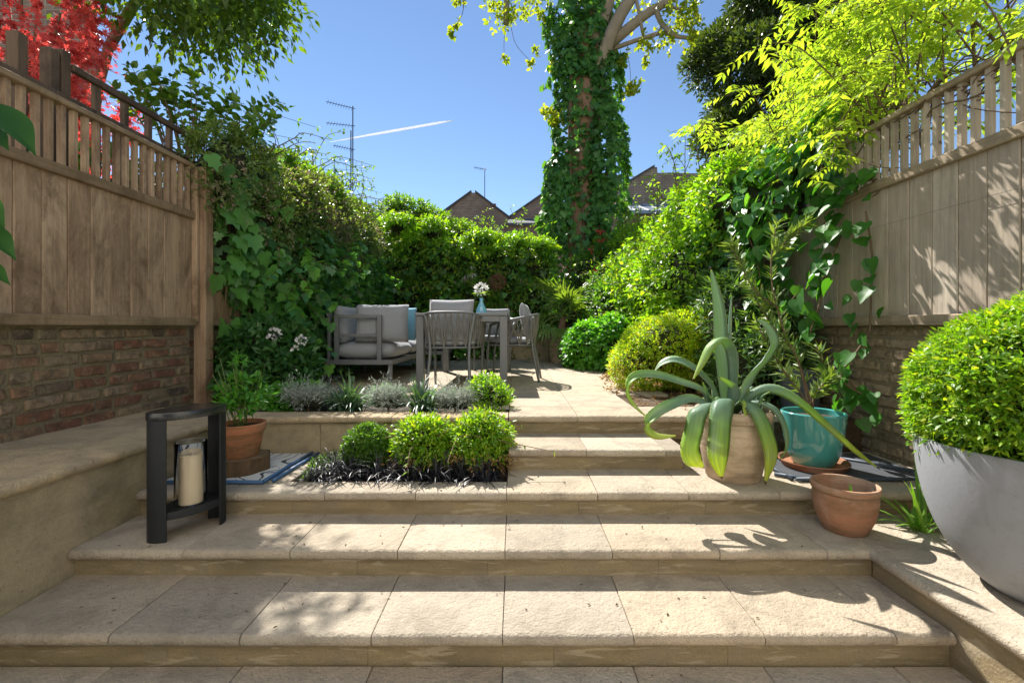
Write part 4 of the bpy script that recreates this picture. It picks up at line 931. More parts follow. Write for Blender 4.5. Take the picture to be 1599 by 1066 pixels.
T = Thing('wisteria', 'sunlit yellow-green wisteria with bare twining stems arching above the right fence', 'climber', (2.6, 3.4, TZ))
lb = LB(); mst = MB()
def pinnate(p, d, l):
    p, d = np.array(p), np.array(d); k = 5; dr = np.array([0, 0, -.5])
    for j in range(k):
        t = (j+.8)/k; q = p + d*l*t + dr*l*t*t*.6; dd = d + dr*t; s = np.cross(dd, np.array([0, 0, 1.0])); s /= max(np.linalg.norm(s), 1e-6)
        Dm = np.array([dd*.5 + s + dr*.7, dd*.5 - s + dr*.7]); lb.add(T_LW, np.array([q, q]), Dm + rv(2, .15), rv(2, .3) + np.array([0, 0, 1.0]), l*.42*rng.uniform(.8, 1.1, 2))
    lb.add(T_LW, np.array([p + d*l + dr*l*.6]), np.array([d + dr]), rv(1, .3) + np.array([[0, 0, 1.0]]), [l*.42])
T_LW = (T_LANCE[0]*np.array([1.75, 1, 1]), T_LANCE[1])
for k in range(82):
    y = random.uniform(2.0, 4.9) ; p = Vector((2.42 + random.uniform(-.1, .5), y, random.uniform(2.45, 2.95)))
    d = Vector((random.gauss(-.1, .45), random.gauss(-.1, .6), random.uniform(.3, 1.1))).normalized(); l = random.uniform(.4, 1.25)
    c = bez([p, p + d*l*.55, p + d*l + Vector((0, 0, -.12*l)), p + d*l*1.25 + Vector((random.gauss(0, .1), random.gauss(0, .1), -.4*l))], 10)
    mst.tube(c, [.0055 - .0035*i/9 for i in range(10)], 5)
    for i in range(2, 10):
        for _ in range(random.choice((1, 1, 2))):
            a = random.uniform(0, 6.28); pinnate(c[i], Vector((math.cos(a), math.sin(a), random.uniform(-.2, .3))).normalized(), random.uniform(.12, .21))
for k in range(22):
    y = random.uniform(2.6, 5.0); x = max(2.5, random.uniform(.66, 1.1)*y); z = random.uniform(2.9, 3.3 + .35*(x/y)*y)
    for _ in range(7):
        a = random.uniform(0, 6.28); pinnate((x + random.gauss(0, .15), y + random.gauss(0, .15), z + random.gauss(0, .12)), Vector((math.cos(a), math.sin(a), random.uniform(-.2, .3))).normalized(), random.uniform(.13, .22))
    mst.tube(bez([(2.7 + random.uniform(-.2, .3), y + random.gauss(0, .3), 2.4), ((x+2.7)/2, y, (z+2.6)/2 + .2), (x, y, z)], 9), [.010, .009, .009, .008, .007, .006, .005, .004, .003], 5)
for k in range(20):                                     # sprays hanging over on the garden side
    y = random.uniform(2.55, 3.7); p = Vector((2.38, y, 2.55)); q = Vector((random.uniform(1.98, 2.25), y + random.uniform(-.3, .1), random.uniform(2.35, 2.8)))
    c = bez([p, p.lerp(q, .5) + Vector((0, 0, .16)), q, q + (q - p)*.2 + Vector((0, 0, -.14))], 9); mst.tube(c, [.005 - .003*i/8 for i in range(9)], 5)
    for i in range(3, 9):
        a = random.uniform(0, 6.28); pinnate(c[i], Vector((math.cos(a), math.sin(a), random.uniform(-.2, .2))).normalized(), random.uniform(.12, .2))
for k in range(40):
    y = random.uniform(1.6, 4.0); z = random.uniform(2.15, 2.6); c = [(2.36 + random.uniform(-.03, .08), y + i*.17*random.choice((1, 1, .6)), z + random.gauss(0, .07) + .02*i*math.sin(k)) for i in range(6)]
    mst.tube(bez(c, 18), random.uniform(.002, .006), 5)
T.link('leaflets', lb.mesh('leaflets', L_wist, T.loc), kind='stuff')
T.part('stems', mst, M_stem, smooth=True, kind='stuff')
m = MB(); m.tube(bez([(2.33, 4.3, .6), (2.3, 4.2, 1.6), (2.32, 3.9, 2.3), (2.40, 3.3, 2.5), (2.42, 2.2, 2.56), (2.40, 1.4, 2.55)], 30), [.022 - .012*i/29 for i in range(30)], 8); T.part('main_stem', m, M_stem, smooth=True)

T = Thing('evergreen_tree', 'dark small-leaved evergreen tree rising behind the right fence', 'tree', (6.4, 10.5, 0))
lob = []
for k in range(44):
    a = random.uniform(0, 6.28); r = random.uniform(.2, 1) ; zz = random.uniform(-1, 1); w_ = math.sqrt(max(.05, 1 - zz*zz))
    lob.append(((6.7 + 2.3*r*w_*math.cos(a), 10.5 + 1.5*r*w_*math.sin(a), 6.0 + 2.8*zz), random.choice([(.95, .9, .75), (.7, .7, .5), (.55, .6, .4)])))
lob += [((6.7, 10.5, 6.2), (1.9, 1.2, 2.0)), ((5.7, 10.3, 4.7), (1.1, .8, .9)), ((5.0, 10, 4.0), (.8, .7, .6)), ((4.7, 10, 5.0), (.6, .6, .5)), ((4.5, 10, 4.4), (.5, .5, .4)), ((6.2, 10.3, 3.6), (1.5, .8, .9)), ((5.3, 10, 6.4), (.7, .6, .5)), ((4.2, 10, 3.9), (.5, .5, .35)), ((4.9, 10, 5.6), (.6, .5, .35)), ((5.6, 10, 4.9), (.9, .7, .7)), ((6.2, 10, 7.6), (.9, .7, .7))]
bush(T, lob, 11000, T_OVAL, .13, L_ever, .5, 7, cull=FRONT, cr=.4, name='crown', droop=.1, depth=.9)
T.part('trunk', MB().tube([(6.4, 10.5, -.05), (6.45, 10.5, 2.5), (6.5, 10.5, 6)], [.22, .18, .08], 10), M_bark, smooth=True)
T = Thing('background_shrub', 'mid green shrub beyond the right fence under the evergreen tree', 'shrub', (3.6, 8.5, 0))
bush(T, [((3.4, 8.2, 2.3), (.9, .6, .9)), ((3.2, 7.2, 2.4), (.7, .6, .8)), ((4.4, 8.4, 2.6), (.9, .6, 1.0)), ((3.5, 6.2, 2.3), (.6, .6, .8)), ((3.5, 8, 1.0), (.8, .6, 1.0))], 1500, T_OVAL, .09, L_hedge, .25, 7, cull=FRONT)

# ------------------------------------------------------------------ upper left: overhanging laurel, red maple
T = Thing('laurel_tree', 'dark green leafy branches overhanging from the neighbour on the upper left', 'tree', (-6.2, 6.4, 0))
lob = [((-3.6, 5.1, 5.5), (.8, 1.0, .75)), ((-3.25, 4.6, 5.0), (.5, .55, .32)), ((-3.7, 5.4, 5.2), (.6, .7, .5)), ((-3.8, 4.6, 4.95), (.5, .5, .3)), ((-3.15, 5.2, 5.6), (.5, .8, .6)), ((-3.0, 4.8, 4.85), (.3, .4, .22)), ((-4.1, 4.9, 5.2), (.5, .6, .4))]
bush(T, lob, 900, T_OVAL, .12, L_over, .6, 9, droop=.3, upd=-.15, cr=0, name='crown', depth=.5)
c = bez([(-6.2, 6.4, -.05), (-6.1, 6.4, 2.5), (-5.5, 6.1, 4.8), (-4.0, 5.4, 5.7)], 14); T.part('trunk', MB().tube(c, [.11 - .006*i for i in range(14)], 9), M_bark, smooth=True)
for q in ((-3.1, 4.7, 4.9), (-3.7, 4.6, 4.9), (-3.0, 5.3, 5.5), (-3.6, 6, 6.3)): T.part('limb', MB().tube(bez([(-5.5, 6.1, 4.8), (-4.4, 5.5, 5.4), q], 8), [.04 - .003*i for i in range(8)], 7), M_stem, smooth=True)
T = Thing('shrub', 'round-leaved shrub with arching sprays above the left fence end', 'shrub', (-3.1, 4.3, 0))
lb = LB(); cur = []
for px, py in ((250,112),(275,125),(300,105),(325,130),(345,160),(370,150),(395,165),(430,150),(440,185),(410,190),(385,200),(330,175),(300,165),(260,150),(230,125),(215,150),(240,175),(280,190),(310,200),(190,110),(205,135),(170,140)):
    for _ in range(2):
        Y = random.uniform(3.9, 4.6); q = P3(px + random.uniform(-14, 14), py + random.uniform(-12, 12), Y); b = Vector((-3.05 + random.uniform(-.1, .1), 4.3, 2.2)); c = [b, b.lerp(q, .5) + Vector((0, 0, .15)), b.lerp(q, .8) + Vector((0, 0, .1)), q]
        cur.append(c); cc = bez(c, 12); A = np.array([v[:] for v in cc[6:]]); D = np.gradient(A, axis=0)
        for s in range(3): lb.add(T_WIDE, A, nrm(np.cross(D, rv(6))) + nrm(D)*.4, rv(6, .5) + np.array([0, 0, 1.0]), .085*rng.uniform(.5, 1.2, 6))
m = MB()
for c in cur: m.tube(bez(c, 10), [.007 - .0055*i/9 for i in range(10)], 5)
m.tube([(-3.1, 4.3, -.05), (-3.05, 4.3, 2.25)], .03, 7)
T.part('stem', m, M_stem, smooth=True); T.link('foliage', lb.mesh('foliage', leaf_mat('round_leaf', (.05, .13, .02), (.13, .24, .03), .45), T.loc))
bush(T, [((-3.25, 4.4, 2.2), (.3, .5, .5)), ((-3.2, 3.6, 2.1), (.25, .5, .45)), ((-3.2, 3.0, 2.0), (.25, .4, .4))], 420, T_WIDE, .07, MATS['round_leaf'], .2, 6, cr=.6, name='lower_foliage')
T = Thing('maple_tree', 'red-leaved maple behind the left fence', 'tree', (-4.9, 4.5, 0))
lob = [((-4.0, 3.75, 3.55), (.35, .4, .2)), ((-4.35, 4.0, 4.35), (.4, .5, .2)), ((-4.0, 4.0, 3.95), (.25, .3, .14)), ((-4.75, 4.3, 3.7), (.55, .6, .3)), ((-4.5, 4.2, 4.05), (.55, .6, .25)), ((-5.0, 4.5, 4.35), (.7, .7, .3)), ((-4.6, 4.1, 3.1), (.6, .6, .35)), ((-4.3, 4.2, 2.7), (.6, .6, .3)), ((-5.3, 4.5, 3.3), (.7, .7, .5)), ((-4.3, 4.5, 3.45), (.4, .5, .2)), ((-4.0, 4.3, 2.35), (.5, .5, .3)), ((-4.6, 4.4, 4.55), (.5, .5, .2))]
bush(T, lob, 760, T_MAPLE, .06, L_red, .30, 7, droop=.35, upd=.0, cr=0, name='crown', up=.9)
for q in lob: T.part('limb', MB().tube(bez([(-4.9, 4.5, 2.0), (-4.8, 4.45, 2.8), q[0]], 8), [.03 - .003*i for i in range(8)], 6), M_stem, smooth=True)
T.part('trunk', MB().tube([(-4.9, 4.5, -.05), (-4.9, 4.5, 2.1)], [.07, .04], 8), M_bark, smooth=True)
# big dark leaves at the left edge, close by
T = Thing('large_leaf_plant', 'big dark glossy leaves poking in at the left edge of the picture', 'plant', (-2.2, 1.55, TZ))
b0 = Vector((-2.25, 1.45, TZ)); mL = leaf_mat('dark_big_leaf', (.02, .07, .02), (.04, .13, .02), .35, rough=.5, spec=.25)
for px, py, qx, qy, Y, s in ((-14, 158, 58, 230, 1.72, .23), (-34, 190, 14, 226, 1.72, .12), (-34, 305, 7, 338, 1.7, .10), (-30, 352, 24, 390, 1.7, .12), (-34, 412, 12, 430, 1.7, .09)):
    a, q = P3(px, py, Y), P3(qx, qy, Y - .04); T.part('stem', MB().tube(bez([b0 + Vector((0, 0, .0)), Vector((-2.2, 1.5, (a.z + TZ)/2)), a], 10), .006, 6), M_gstem, smooth=True)
    tv = T_BIG[0]*np.array([.9, 1, 1.5]); b = LB(); b.add((tv, T_BIG[1]), np.zeros((1, 3)), np.array([[0, 1.0, 0]]), np.array([[0, 0, 1.0]]), [1.0]); leaf_part(T, [b.mesh('leaf', mL, smooth=True)], a, q - a, (.75, -.5, .55), (q-a).length)
# ------------------------------------------------------------------ clipped box
def ball(label, c, r, n, size, mat, sq=1.0, L=.05, m=6, name='box_ball', cat='shrub', group=None, stemz=None):
    T = Thing(name, label, cat, (c[0], c[1], stemz if stemz is not None else c[2] - r), group)
    lob = [(c, (r*.93, r*.93, r*.93*sq))]
    for k in range(14):
        d = Vector((random.gauss(0,1), random.gauss(0,1), random.gauss(0,1))).normalized(); lob.append((tuple(Vector(c) + Vector((d.x, d.y, d.z*sq))*r*.62), (r*.38, r*.38, r*.38)))
    bush(T, lob, n, T_OVAL, size, mat, L, m, up=.5, cr=.7, upd=.25, depth=.6, inner=.72)
    bush(T, [(c, (r*.86, r*.86, r*.86*sq))], n//3, T_OVAL, size, mat, L, m, up=.5, cr=0, upd=.25, name='inner_foliage')
    z = stemz if stemz is not None else c[2] - r
    T.part('stem', MB().tube([(c[0], c[1], z), (c[0], c[1], c[2])], .012, 7), M_stem)
    if L > .04 and r < .3:
        B = [nrm(rv(1))[0] for _ in range(14)]; shoots(T, [(c[0] + d[0]*r*.92, c[1] + d[1]*r*.92, c[2] + abs(d[2])*r*.9*sq) for d in B], r*.10, r*.24, T_OVAL, mat, (0, -.1, 1), size)
        lb = LB(); P, Nn = lobe_pts([((c[0], c[1], c[2] - r*.25), (r*.93, r*.93, r*.6))], 160, lambda p, nn: nn[:, 2] < 0); twig(lb, T_OVAL, P, Nn + rv(len(P), .4), L, 5, size*.9); T.link('dry_leaves', lb.mesh('dry_leaves', L_dry, T.loc), kind='stuff')
    return T
GB = 'clipped box balls in the lower bed'
ball('small neat dark green box ball, leftmost in the lower bed', (-.895, 2.74, .475), .145, 1500, .021, L_boxd, L=.03, m=5, group=GB, stemz=.335)
ball('loose yellow-green box ball in the middle of the lower bed', (-.545, 2.72, .495), .175, 900, .032, L_box, L=.085, group=GB, stemz=.335)
ball('loose yellow-green box ball beside the steps, rightmost in the lower bed', (-.205, 2.74, .515), .18, 900, .032, L_box, L=.085, group=GB, stemz=.335)
T = ball('bright green clipped box dome growing in the big grey bowl planter', (1.90, 1.62, .945), .41, 7000, .027, L_box, .88, L=.06, m=7, name='box_bush', stemz=RISE*2+.28)
# golden shrub and others on the right bed
T = Thing('golden_shrub', 'low golden yellow shrub with dry brown base on the right of the terrace', 'shrub', (1.45, 4.4, TZ-.02))
lob = [((1.45, 4.45, .95), (.42, .42, .33)), ((1.2, 4.4, .83), (.28, .35, .24)), ((1.72, 4.5, 1.02), (.33, .4, .36)), ((1.4, 4.25, 1.05), (.3, .3, .24))]
bush(T, lob, 3600, T_OVAL, .032, L_gold, .085, 7, upd=.4); lb = LB(); P, Nn = lobe_pts([((1.3, 4.25, .68), (.42, .4, .16))], 260); twig(lb, T_OVAL, P, Nn + rv(len(P), .4), .09, 6, .035); T.link('dry_leaves', lb.mesh('dry_leaves', L_dry, T.loc), kind='stuff')
T.part('stem', MB().tube([(1.45, 4.45, .58), (1.45, 4.45, .95)], .02, 7), M_stem)
T = Thing('leafy_shrub', 'lush fresh green plant spilling onto the terrace between palm and golden shrub', 'plant', (1.15, 6.5, TZ))
bush(T, [((1.1, 6.45, .95), (.36, .4, .34)), ((1.35, 6.2, 1.0), (.35, .4, .36)), ((.95, 6.7, .85), (.26, .3, .24)), ((1.5, 6.0, .85), (.3, .35, .3))], 1100, T_WIDE, .07, L_green, .14, 6, upd=.3, droop=.35)
T.part('stem', MB().tube([(1.2, 6.4, .6), (1.2, 6.4, 1.0)], .02, 7), M_stem)
T = Thing('leafy_shrub', 'dark leafy shrub between the golden shrub and the agave on the right', 'shrub', (2.0, 3.9, TZ))
bush(T, [((1.95, 4.1, 1.15), (.3, .36, .5)), ((2.1, 3.7, 1.0), (.25, .3, .42)), ((1.85, 3.75, .85), (.25, .3, .28)), ((2.05, 4.6, 1.3), (.3, .4, .6))], 1100, T_LANCE, .11, leaf_mat('mid_green_leaf', (.05, .13, .04), (.12, .22, .06), .35), .18, 7, upd=.5)
T.part('stem', MB().tube([(2.0, 3.9, .58), (2.0, 3.95, 1.1)], .02, 7), M_stem)
# fan palm
T = Thing('fan_palm', 'small fan palm with spiky fronds in a pale pot at the end of the terrace', 'palm', (PP[0], PP[1], PP[2]+.35))
cr = Vector((PP[0]+.08, PP[1], PP[2]+.75)); T.part('trunk', MB().tube([(PP[0], PP[1], PP[2]+.35), (PP[0]+.04, PP[1], PP[2]+.55), cr], [.06, .055, .05], 9), M_bark, smooth=True)
for k in range(22):
    a = k*2.4; el = R(random.uniform(-25, 75)); d = Vector((math.cos(a)*math.cos(el), math.sin(a)*math.cos(el), math.sin(el))); l = random.uniform(.30, .48); e = cr + d*l + Vector((0, 0, -.05))
    f = T.part('petiole', MB().tube(bez([cr, cr + d*l*.6 + Vector((0,0,.02)), e], 6), .007, 5), M_gstem, smooth=True)
    b = LB(); nb = 22; s = d.cross(Vector((0,0,1))).normalized(); u = s.cross(d)
    th = np.linspace(-2.0, 2.0, nb); D = np.array([(d*math.cos(t) + s*math.sin(t)) for t in th]) + np.array([0, 0, -.12]); b.add((T_LANCE[0]*np.array([.55, 1, 2.0]), T_LANCE[1]), np.tile(np.array(e), (nb, 1)), D, np.tile(np.array(u), (nb, 1)) + rv(nb, .15), (.40*(.75 + .25*np.cos(th)))*rng.uniform(.9, 1.05, nb))
    T.link('frond', b.mesh('frond', L_palm, T.loc))

# ------------------------------------------------------------------ grasses and small bed plants
def blades(lb, c, n, L, w, spread=1.0, stiff=.5, base=.02):
    for k in range(n):
        a = random.uniform(0, 6.28); el = R(random.uniform(35, 85)); d = np.array([math.cos(a)*math.cos(el)*spread, math.sin(a)*math.cos(el)*spread, math.sin(el)]); l = L*random.uniform(.6, 1.15)
        p = np.array(c) + np.array([random.gauss(0, base), random.gauss(0, base), 0]); s = np.array([-math.sin(a), math.cos(a), 0]); v = []; ns = 6; cur = p.copy(); dd = d/np.linalg.norm(d)
        for i in range(ns+1):
            ww = w*(1 - (i/ns)**2.2)*.5 + .0002; v += [cur - s*ww, cur + s*ww]; cur = cur + dd*l/ns; dd = dd + np.array([0, 0, -(1-stiff)*.62]); dd /= np.linalg.norm(dd)
            if cur[2] < c[2] + .006: cur[2] = c[2] + .006
        f = []
        for i in range(ns): f += [(2*i, 2*i+1, 2*i+3), (2*i, 2*i+3, 2*i+2)]
        lb.raw(v, f)
def tuft(name, label, cat, c, n, L, w, mat, group=None, spread=1.0, stiff=.5, base=.02):
    lb = LB(); blades(lb, (0, 0, 0), n, L, w, spread, stiff, base); o = bpy.data.objects.new(name, lb.mesh(name, mat, smooth=True)); o.location = c; COL.objects.link(o); return tag(o, label, cat, group)
k = 0
for row, (y, x0, x1, dx) in enumerate(((2.525, -1.12, -.1, .115), (2.60, -1.05, -.12, .15), (2.9, -.78, -.1, .22))):
    for x in np.arange(x0, x1, dx):
        tuft('black_grass', ('black strappy grass tuft in the front row of the lower bed' if row == 0 else 'black strappy grass tuft among the box balls in the lower bed' if row == 1 else 'black strappy grass tuft behind the box balls against the planter wall'), 'grass tuft', (x + random.uniform(-.03, .03), y + random.uniform(-.02, .02), .337), 60, .20, .0085, L_black, 'black grass in the lower bed, row %d' % (row+1), 1.0, .45, .025)
T = Thing('ground_cover', 'low dark small-leaved plant at the left end of the lower bed beside the mat', 'plant', (-1.1, 2.75, .335))
bush(T, [((-1.1, 2.78, .36), (.14, .16, .06)), ((-1.13, 2.62, .355), (.08, .10, .05))], 420, T_OVAL, .018, L_boxd, .04, 5, cr=.8)
T.part('stem', MB().tube([(-1.1, 2.75, .33), (-1.1, 2.75, .37)], .006, 6), M_stem)
BZ = .578
def silver(label, c, r, h, n=420):
    T = Thing('silver_shrub', label, 'plant', (c[0], c[1], BZ), 'silver-leaved plants along the planter wall')
    lob = [((c[0], c[1], BZ + h*.5), (r, r*.8, h*.52)), ((c[0] + r*.4, c[1], BZ + h*.4), (r*.6, r*.6, h*.45)), ((c[0] - r*.45, c[1], BZ + h*.45), (r*.6, r*.6, h*.4))]
    bush(T, lob, n, T_LANCE, .03, L_silver, .15, 13, spread=35, upd=1.3, cr=.55); T.part('stem', MB().tube([(c[0], c[1], BZ-.003), (c[0], c[1], BZ+h*.5)], .008, 6), M_stem)
silver('silver mound left of the dark strappy plant in the upper bed', (-1.52, 3.34), .15, .14, 420)
silver('silver feathery plant in the middle of the upper bed', (-.93, 3.33), .12, .14, 340)
silver('silver feathery plant right of the blue-green strappy plant in the upper bed', (-.44, 3.32), .14, .12, 380)
for x, lab, L, n in ((-1.2, 'dark green strappy plant between the two left silver plants', .30, 120), (-.68, 'blue-green strappy plant in the middle right of the upper bed', .30, 120), (-1.33, 'narrow dark strappy clump behind the left silver mound', .2, 50)):
    tuft('strappy_plant', lab, 'plant', (x, 3.32 + (.1 if L == .2 else 0), BZ), n, L, .019, L_strap, None, 1.0, .55, .03)
T = Thing('bedding_plant', 'yellow-green upright plant at the right end of the upper bed', 'plant', (-.2, 3.4, BZ))
bush(T, [((-.22, 3.42, BZ+.12), (.14, .12, .13)), ((-.1, 3.36, BZ+.08), (.08, .08, .09))], 300, T_OVAL, .032, L_lime, .09, 6, upd=.9, cr=.5); T.part('stem', MB().tube([(-.2, 3.4, BZ-.003), (-.2, 3.4, BZ+.12)], .006, 6), M_gstem)
T = Thing('bedding_plant', 'green leafy plant behind the left silver mound in front of the white flowered shrub', 'plant', (-1.62, 3.65, BZ))
bush(T, [((-1.68, 3.62, BZ+.07), (.16, .12, .08)), ((-1.85, 3.55, BZ+.06), (.12, .12, .08))], 260, T_WIDE, .05, L_green, .10, 6, upd=.6, cr=.5); T.part('stem', MB().tube([(-1.62, 3.65, BZ-.003), (-1.62, 3.65, BZ+.1)], .008, 6), M_gstem)
T = Thing('bedding_plant', 'low green plant at the left end of the planter wall coping', 'plant', (-1.72, 3.32, BZ))
bush(T, [((-1.72, 3.32, BZ+.05), (.08, .08, .07))], 90, T_WIDE, .04, L_green, .07, 5, upd=.6, cr=.5); T.part('stem', MB().tube([(-1.72, 3.32, BZ-.003), (-1.72, 3.32, BZ+.05)], .006, 6), M_gstem)
T = Thing('bedding_plant', 'green leafy plant under the sofa end behind the silver plants', 'plant', (-1.0, 3.72, BZ))
bush(T, [((-1.05, 3.72, BZ+.05), (.14, .1, .07)), ((-.6, 3.66, BZ+.04), (.12, .1, .06))], 160, T_WIDE, .04, L_green, .07, 5, upd=.6, cr=.5); T.part('stem', MB().tube([(-1.0, 3.72, BZ-.003), (-1.0, 3.72, BZ+.05)], .006, 6), M_gstem)
# rhododendron with white flowers
T = Thing('flowering_shrub', 'dark glossy shrub with white flower heads beside the sofa arm', 'shrub', (-2.1, 4.05, BZ))
lob = [((-2.17, 4.1, .92), (.3, .28, .26)), ((-2.35, 4.0, .85), (.2, .28, .28)), ((-2.0, 4.12, .80), (.16, .22, .18)), ((-2.28, 4.0, 1.06), (.18, .2, .12))]
bush(T, lob, 520, T_OVAL, .10, L_rhod, .14, 7, spread=70, upd=.5, up=.8)
for px, py, Y, s in ((428, 522, 3.66, 1.0), (471, 531, 3.68, .7), (461, 545, 3.66, .35)):
    b = LB(); c = np.array(P3(px, py, Y)); n = int(60*s); d = nrm(rv(n) + np.array([0, -.3, .5])); b.add(T_PETAL, c + d*.04*s, d + rv(n, .5), rv(n), .026*rng.uniform(.7, 1.2, n)); T.link('flower_head', b.mesh('flower_head', L_white, T.loc))
T.part('stem', MB().tube([(-2.1, 4.05, BZ-.003), (-2.05, 4.05, .9)], .02, 7), M_stem)
# flowers in vase
T = Thing('cut_flower', 'white flower head with green leaves standing in the blue glass vase', 'flower', (-.40, 5.35, TZ+.9))
vc = Vector((-.40, 5.35, TZ+.99)); T.part('stem', MB().tube([(-.40, 5.35, TZ+.75), vc], .004, 6), M_gstem)
b = LB(); n = 70; d = nrm(rv(n) + np.array([0, -.2, .4])); b.add(T_PETAL, np.array(vc) + np.array([0, 0, .045]) + d*.05, d + rv(n, .5), rv(n), .045*rng.uniform(.7, 1.2, n)); T.link('flower_head', b.mesh('flower_head', L_white, T.loc))
b = LB(); n = 12; a = np.linspace(0, 6.28, n); d = np.stack([np.cos(a), np.sin(a), rng.uniform(-.3, .4, n)], 1); b.add(T_OVAL, np.tile(np.array(vc), (n, 1)), d, np.tile([0, 0, 1.0], (n, 1)), .12*rng.uniform(.7, 1.1, n)); T.link('leaves', b.mesh('leaves', L_lime, T.loc))
# plant in the left pot
T = Thing('potted_plant', 'twiggy green plant growing in the left terracotta pot', 'plant', (LP[0], LP[1], LP[2]+.165))
lb = LB(); m = MB()
for k in range(26):
    a = random.uniform(0, 6.28); r = random.uniform(.03, .12); h = random.uniform(.16, .42); p = Vector((LP[0] + random.gauss(0, .025), LP[1] + random.gauss(0, .025), LP[2]+.165)); q = p + Vector((math.cos(a)*r, math.sin(a)*r, h)); m.tube(bez([p, p.lerp(q, .5) + Vector((0,0,.02)), q], 6), [.0022]*6, 5)
    if k < 22: A = np.tile(np.array(p.lerp(q, random.uniform(.35, 1))), (4, 1)) + rv(4, .012); twig(lb, T_OVAL, A, np.array([[math.cos(a), math.sin(a), 1.0]]*4) + rv(4, .5), .06, 6, .055, 60, .8)
T.part('stems', m, M_gstem, smooth=True); T.link('foliage', lb.mesh('foliage', L_green, T.loc))
# oleander from the teal pot
T = Thing('oleander', 'tall narrow-leaved shrub with bare lower stems growing in the teal pot', 'shrub', (TE[0], TE[1], TE[2]+.27))
lb = LB(); b0 = Vector((TE[0], TE[1], TE[2]+.27))
for pts in ([(1262,625,2.72),(1245,560,2.75),(1225,520,2.8),(1205,440,2.85),(1207,380,2.9),(1215,345,2.9)], [(1264,620,2.72),(1240,550,2.8),(1200,500,2.9),(1165,440,3.0)], [(1266,620,2.72),(1290,590,2.8),(1275,540,2.9)], [(1207,400,2.9),(1235,370,2.85),(1262,345,2.8)], [(1215,480,2.82),(1180,455,2.9),(1150,400,3.0),(1140,380,3.0)], [(1258,625,2.72),(1225,580,2.75),(1200,540,2.8),(1180,500,2.85)], [(1270,625,2.72),(1285,600,2.72),(1300,585,2.7)]):
    c = bez([b0 + Vector((random.gauss(0, .02), random.gauss(0, .02), 0))]*(pts[0][1] > 600) + [P3(*q) for q in pts], 26); T.part('stem', MB().tube(c, [.007 - .004*i/25 for i in range(26)], 6), M_stem, smooth=True)
    A = np.array([v[:] for v in c]); D = np.gradient(A, axis=0); i0 = 9 if pts[0][1] > 600 else 1
    for s in range(7 if len(pts) > 3 else 5):
        k = len(A) - i0; t = rng.uniform(0, 1, k)[:, None]; lb.add(T_LANCE, A[i0:]*(1-t) + np.roll(A, 1, 0)[i0:]*t, nrm(np.cross(D[i0:], rv(k))) + nrm(D[i0:])*.9, rv(k, .4) + np.array([0, -.2, 1.0]), .10*rng.uniform(.5, 1.1, k))
T.link('foliage', lb.mesh('foliage', L_olean, T.loc))
# tuft behind the bowl, seedling in the small pot
tuft('strappy_plant', 'bright green strap leaves sticking out beside the bowl planter foot', 'plant', (1.90, 2.14, RISE*2+.002), 26, .30, .017, leaf_mat('bright_strap', (.10, .26, .03), (.2, .36, .05), .35), None, 1.3, .72, .02)
tuft('seedling', 'tiny green seedling in the small empty terracotta pot', 'plant', (SP[0]+.02, SP[1]-.02, SP[2]+.155), 6, .07, .004, L_green, None, .6, .8, .004)

# ------------------------------------------------------------------ agave
m_, n_, o_ = newmat('agave_skin'); p_ = pos(n_); uvn = n_.nodes.new('ShaderNodeAttribute'); uvn.attribute_name = 'along'
cc = ramp(n_, uvn.outputs['Fac'], [(0, (.22, .32, .30)), (.35, (.20, .33, .23)), (.6, (.27, .45, .08)), (1, (.55, .62, .05))])  # leaf ends turn lime: light shining through is put into the colour
un2 = n_.nodes.new('ShaderNodeAttribute'); un2.attribute_name = 'across'; cb_ = n_.nodes.new('ShaderNodeCombineXYZ'); n_.links.new(uvn.outputs['Fac'], cb_.inputs[0]); n_.links.new(math_(n_, 'MULTIPLY', un2.outputs['Fac'], 5.0), cb_.inputs[1])
oi_ = n_.nodes.new('ShaderNodeObjectInfo'); n_.links.new(math_(n_, 'MULTIPLY', oi_.outputs['Random'], 40.0), cb_.inputs[2]); st_ = noise(n_, cb_.outputs[0], 2.2, 5, .65)
cc = mixc(n_, ramp(n_, st_, [(.38, .55), (.6, 0)]), cc, (.11, .20, .13)); cc = mixc(n_, ramp(n_, noise(n_, p_, 6, 4, .6), [(.5, 0), (.68, .45)]), cc, (.34, .42, .40))
cc = mixc(n_, ramp(n_, math_(n_, 'ABSOLUTE', un2.outputs['Fac']), [(.86, 0), (1, .55)]), cc, (.45, .50, .16))
cc = mixc(n_, ramp(n_, uvn.outputs['Fac'], [(.0, 0), (1.0, 0)]), cc, cc); cc = mixc(n_, math_(n_, 'GREATER_THAN', uvn.outputs['Fac'], 1.35), cc, (.10, .05, .03)); cc = mixc(n_, ramp(n_, noise(n_, p_, 45, 3, .6), [(.7, 0), (.76, .6)]), cc, (.20, .13, .05))
pb = n_.nodes.new('ShaderNodeBsdfPrincipled'); n_.links.new(cc, pb.inputs['Base Color']); pb.inputs['Roughness'].default_value = .42; bp = N(n_, 'ShaderNodeBump', Strength=.35, Distance=.006); n_.links.new(st_, bp.inputs['Height']); n_.links.new(bp.outputs[0], pb.inputs['Normal'])
tr_ = n_.nodes.new('ShaderNodeBsdfTranslucent'); n_.links.new(mixc(n_, 1.0, cc, (1.7, 1.6, .5), 'MULTIPLY'), tr_.inputs[0]); mx = n_.nodes.new('ShaderNodeMixShader'); mx.inputs[0].default_value = .42
n_.links.new(pb.outputs[0], mx.inputs[1]); n_.links.new(tr_.outputs[0], mx.inputs[2]); n_.links.new(mx.outputs[0], o_.inputs[0]); M_ag = m_
T = Thing('agave', 'large blue-green agave with arching and drooping leaves in the pale terracotta pot', 'agave', (AG[0], AG[1], AG[2]+.345))
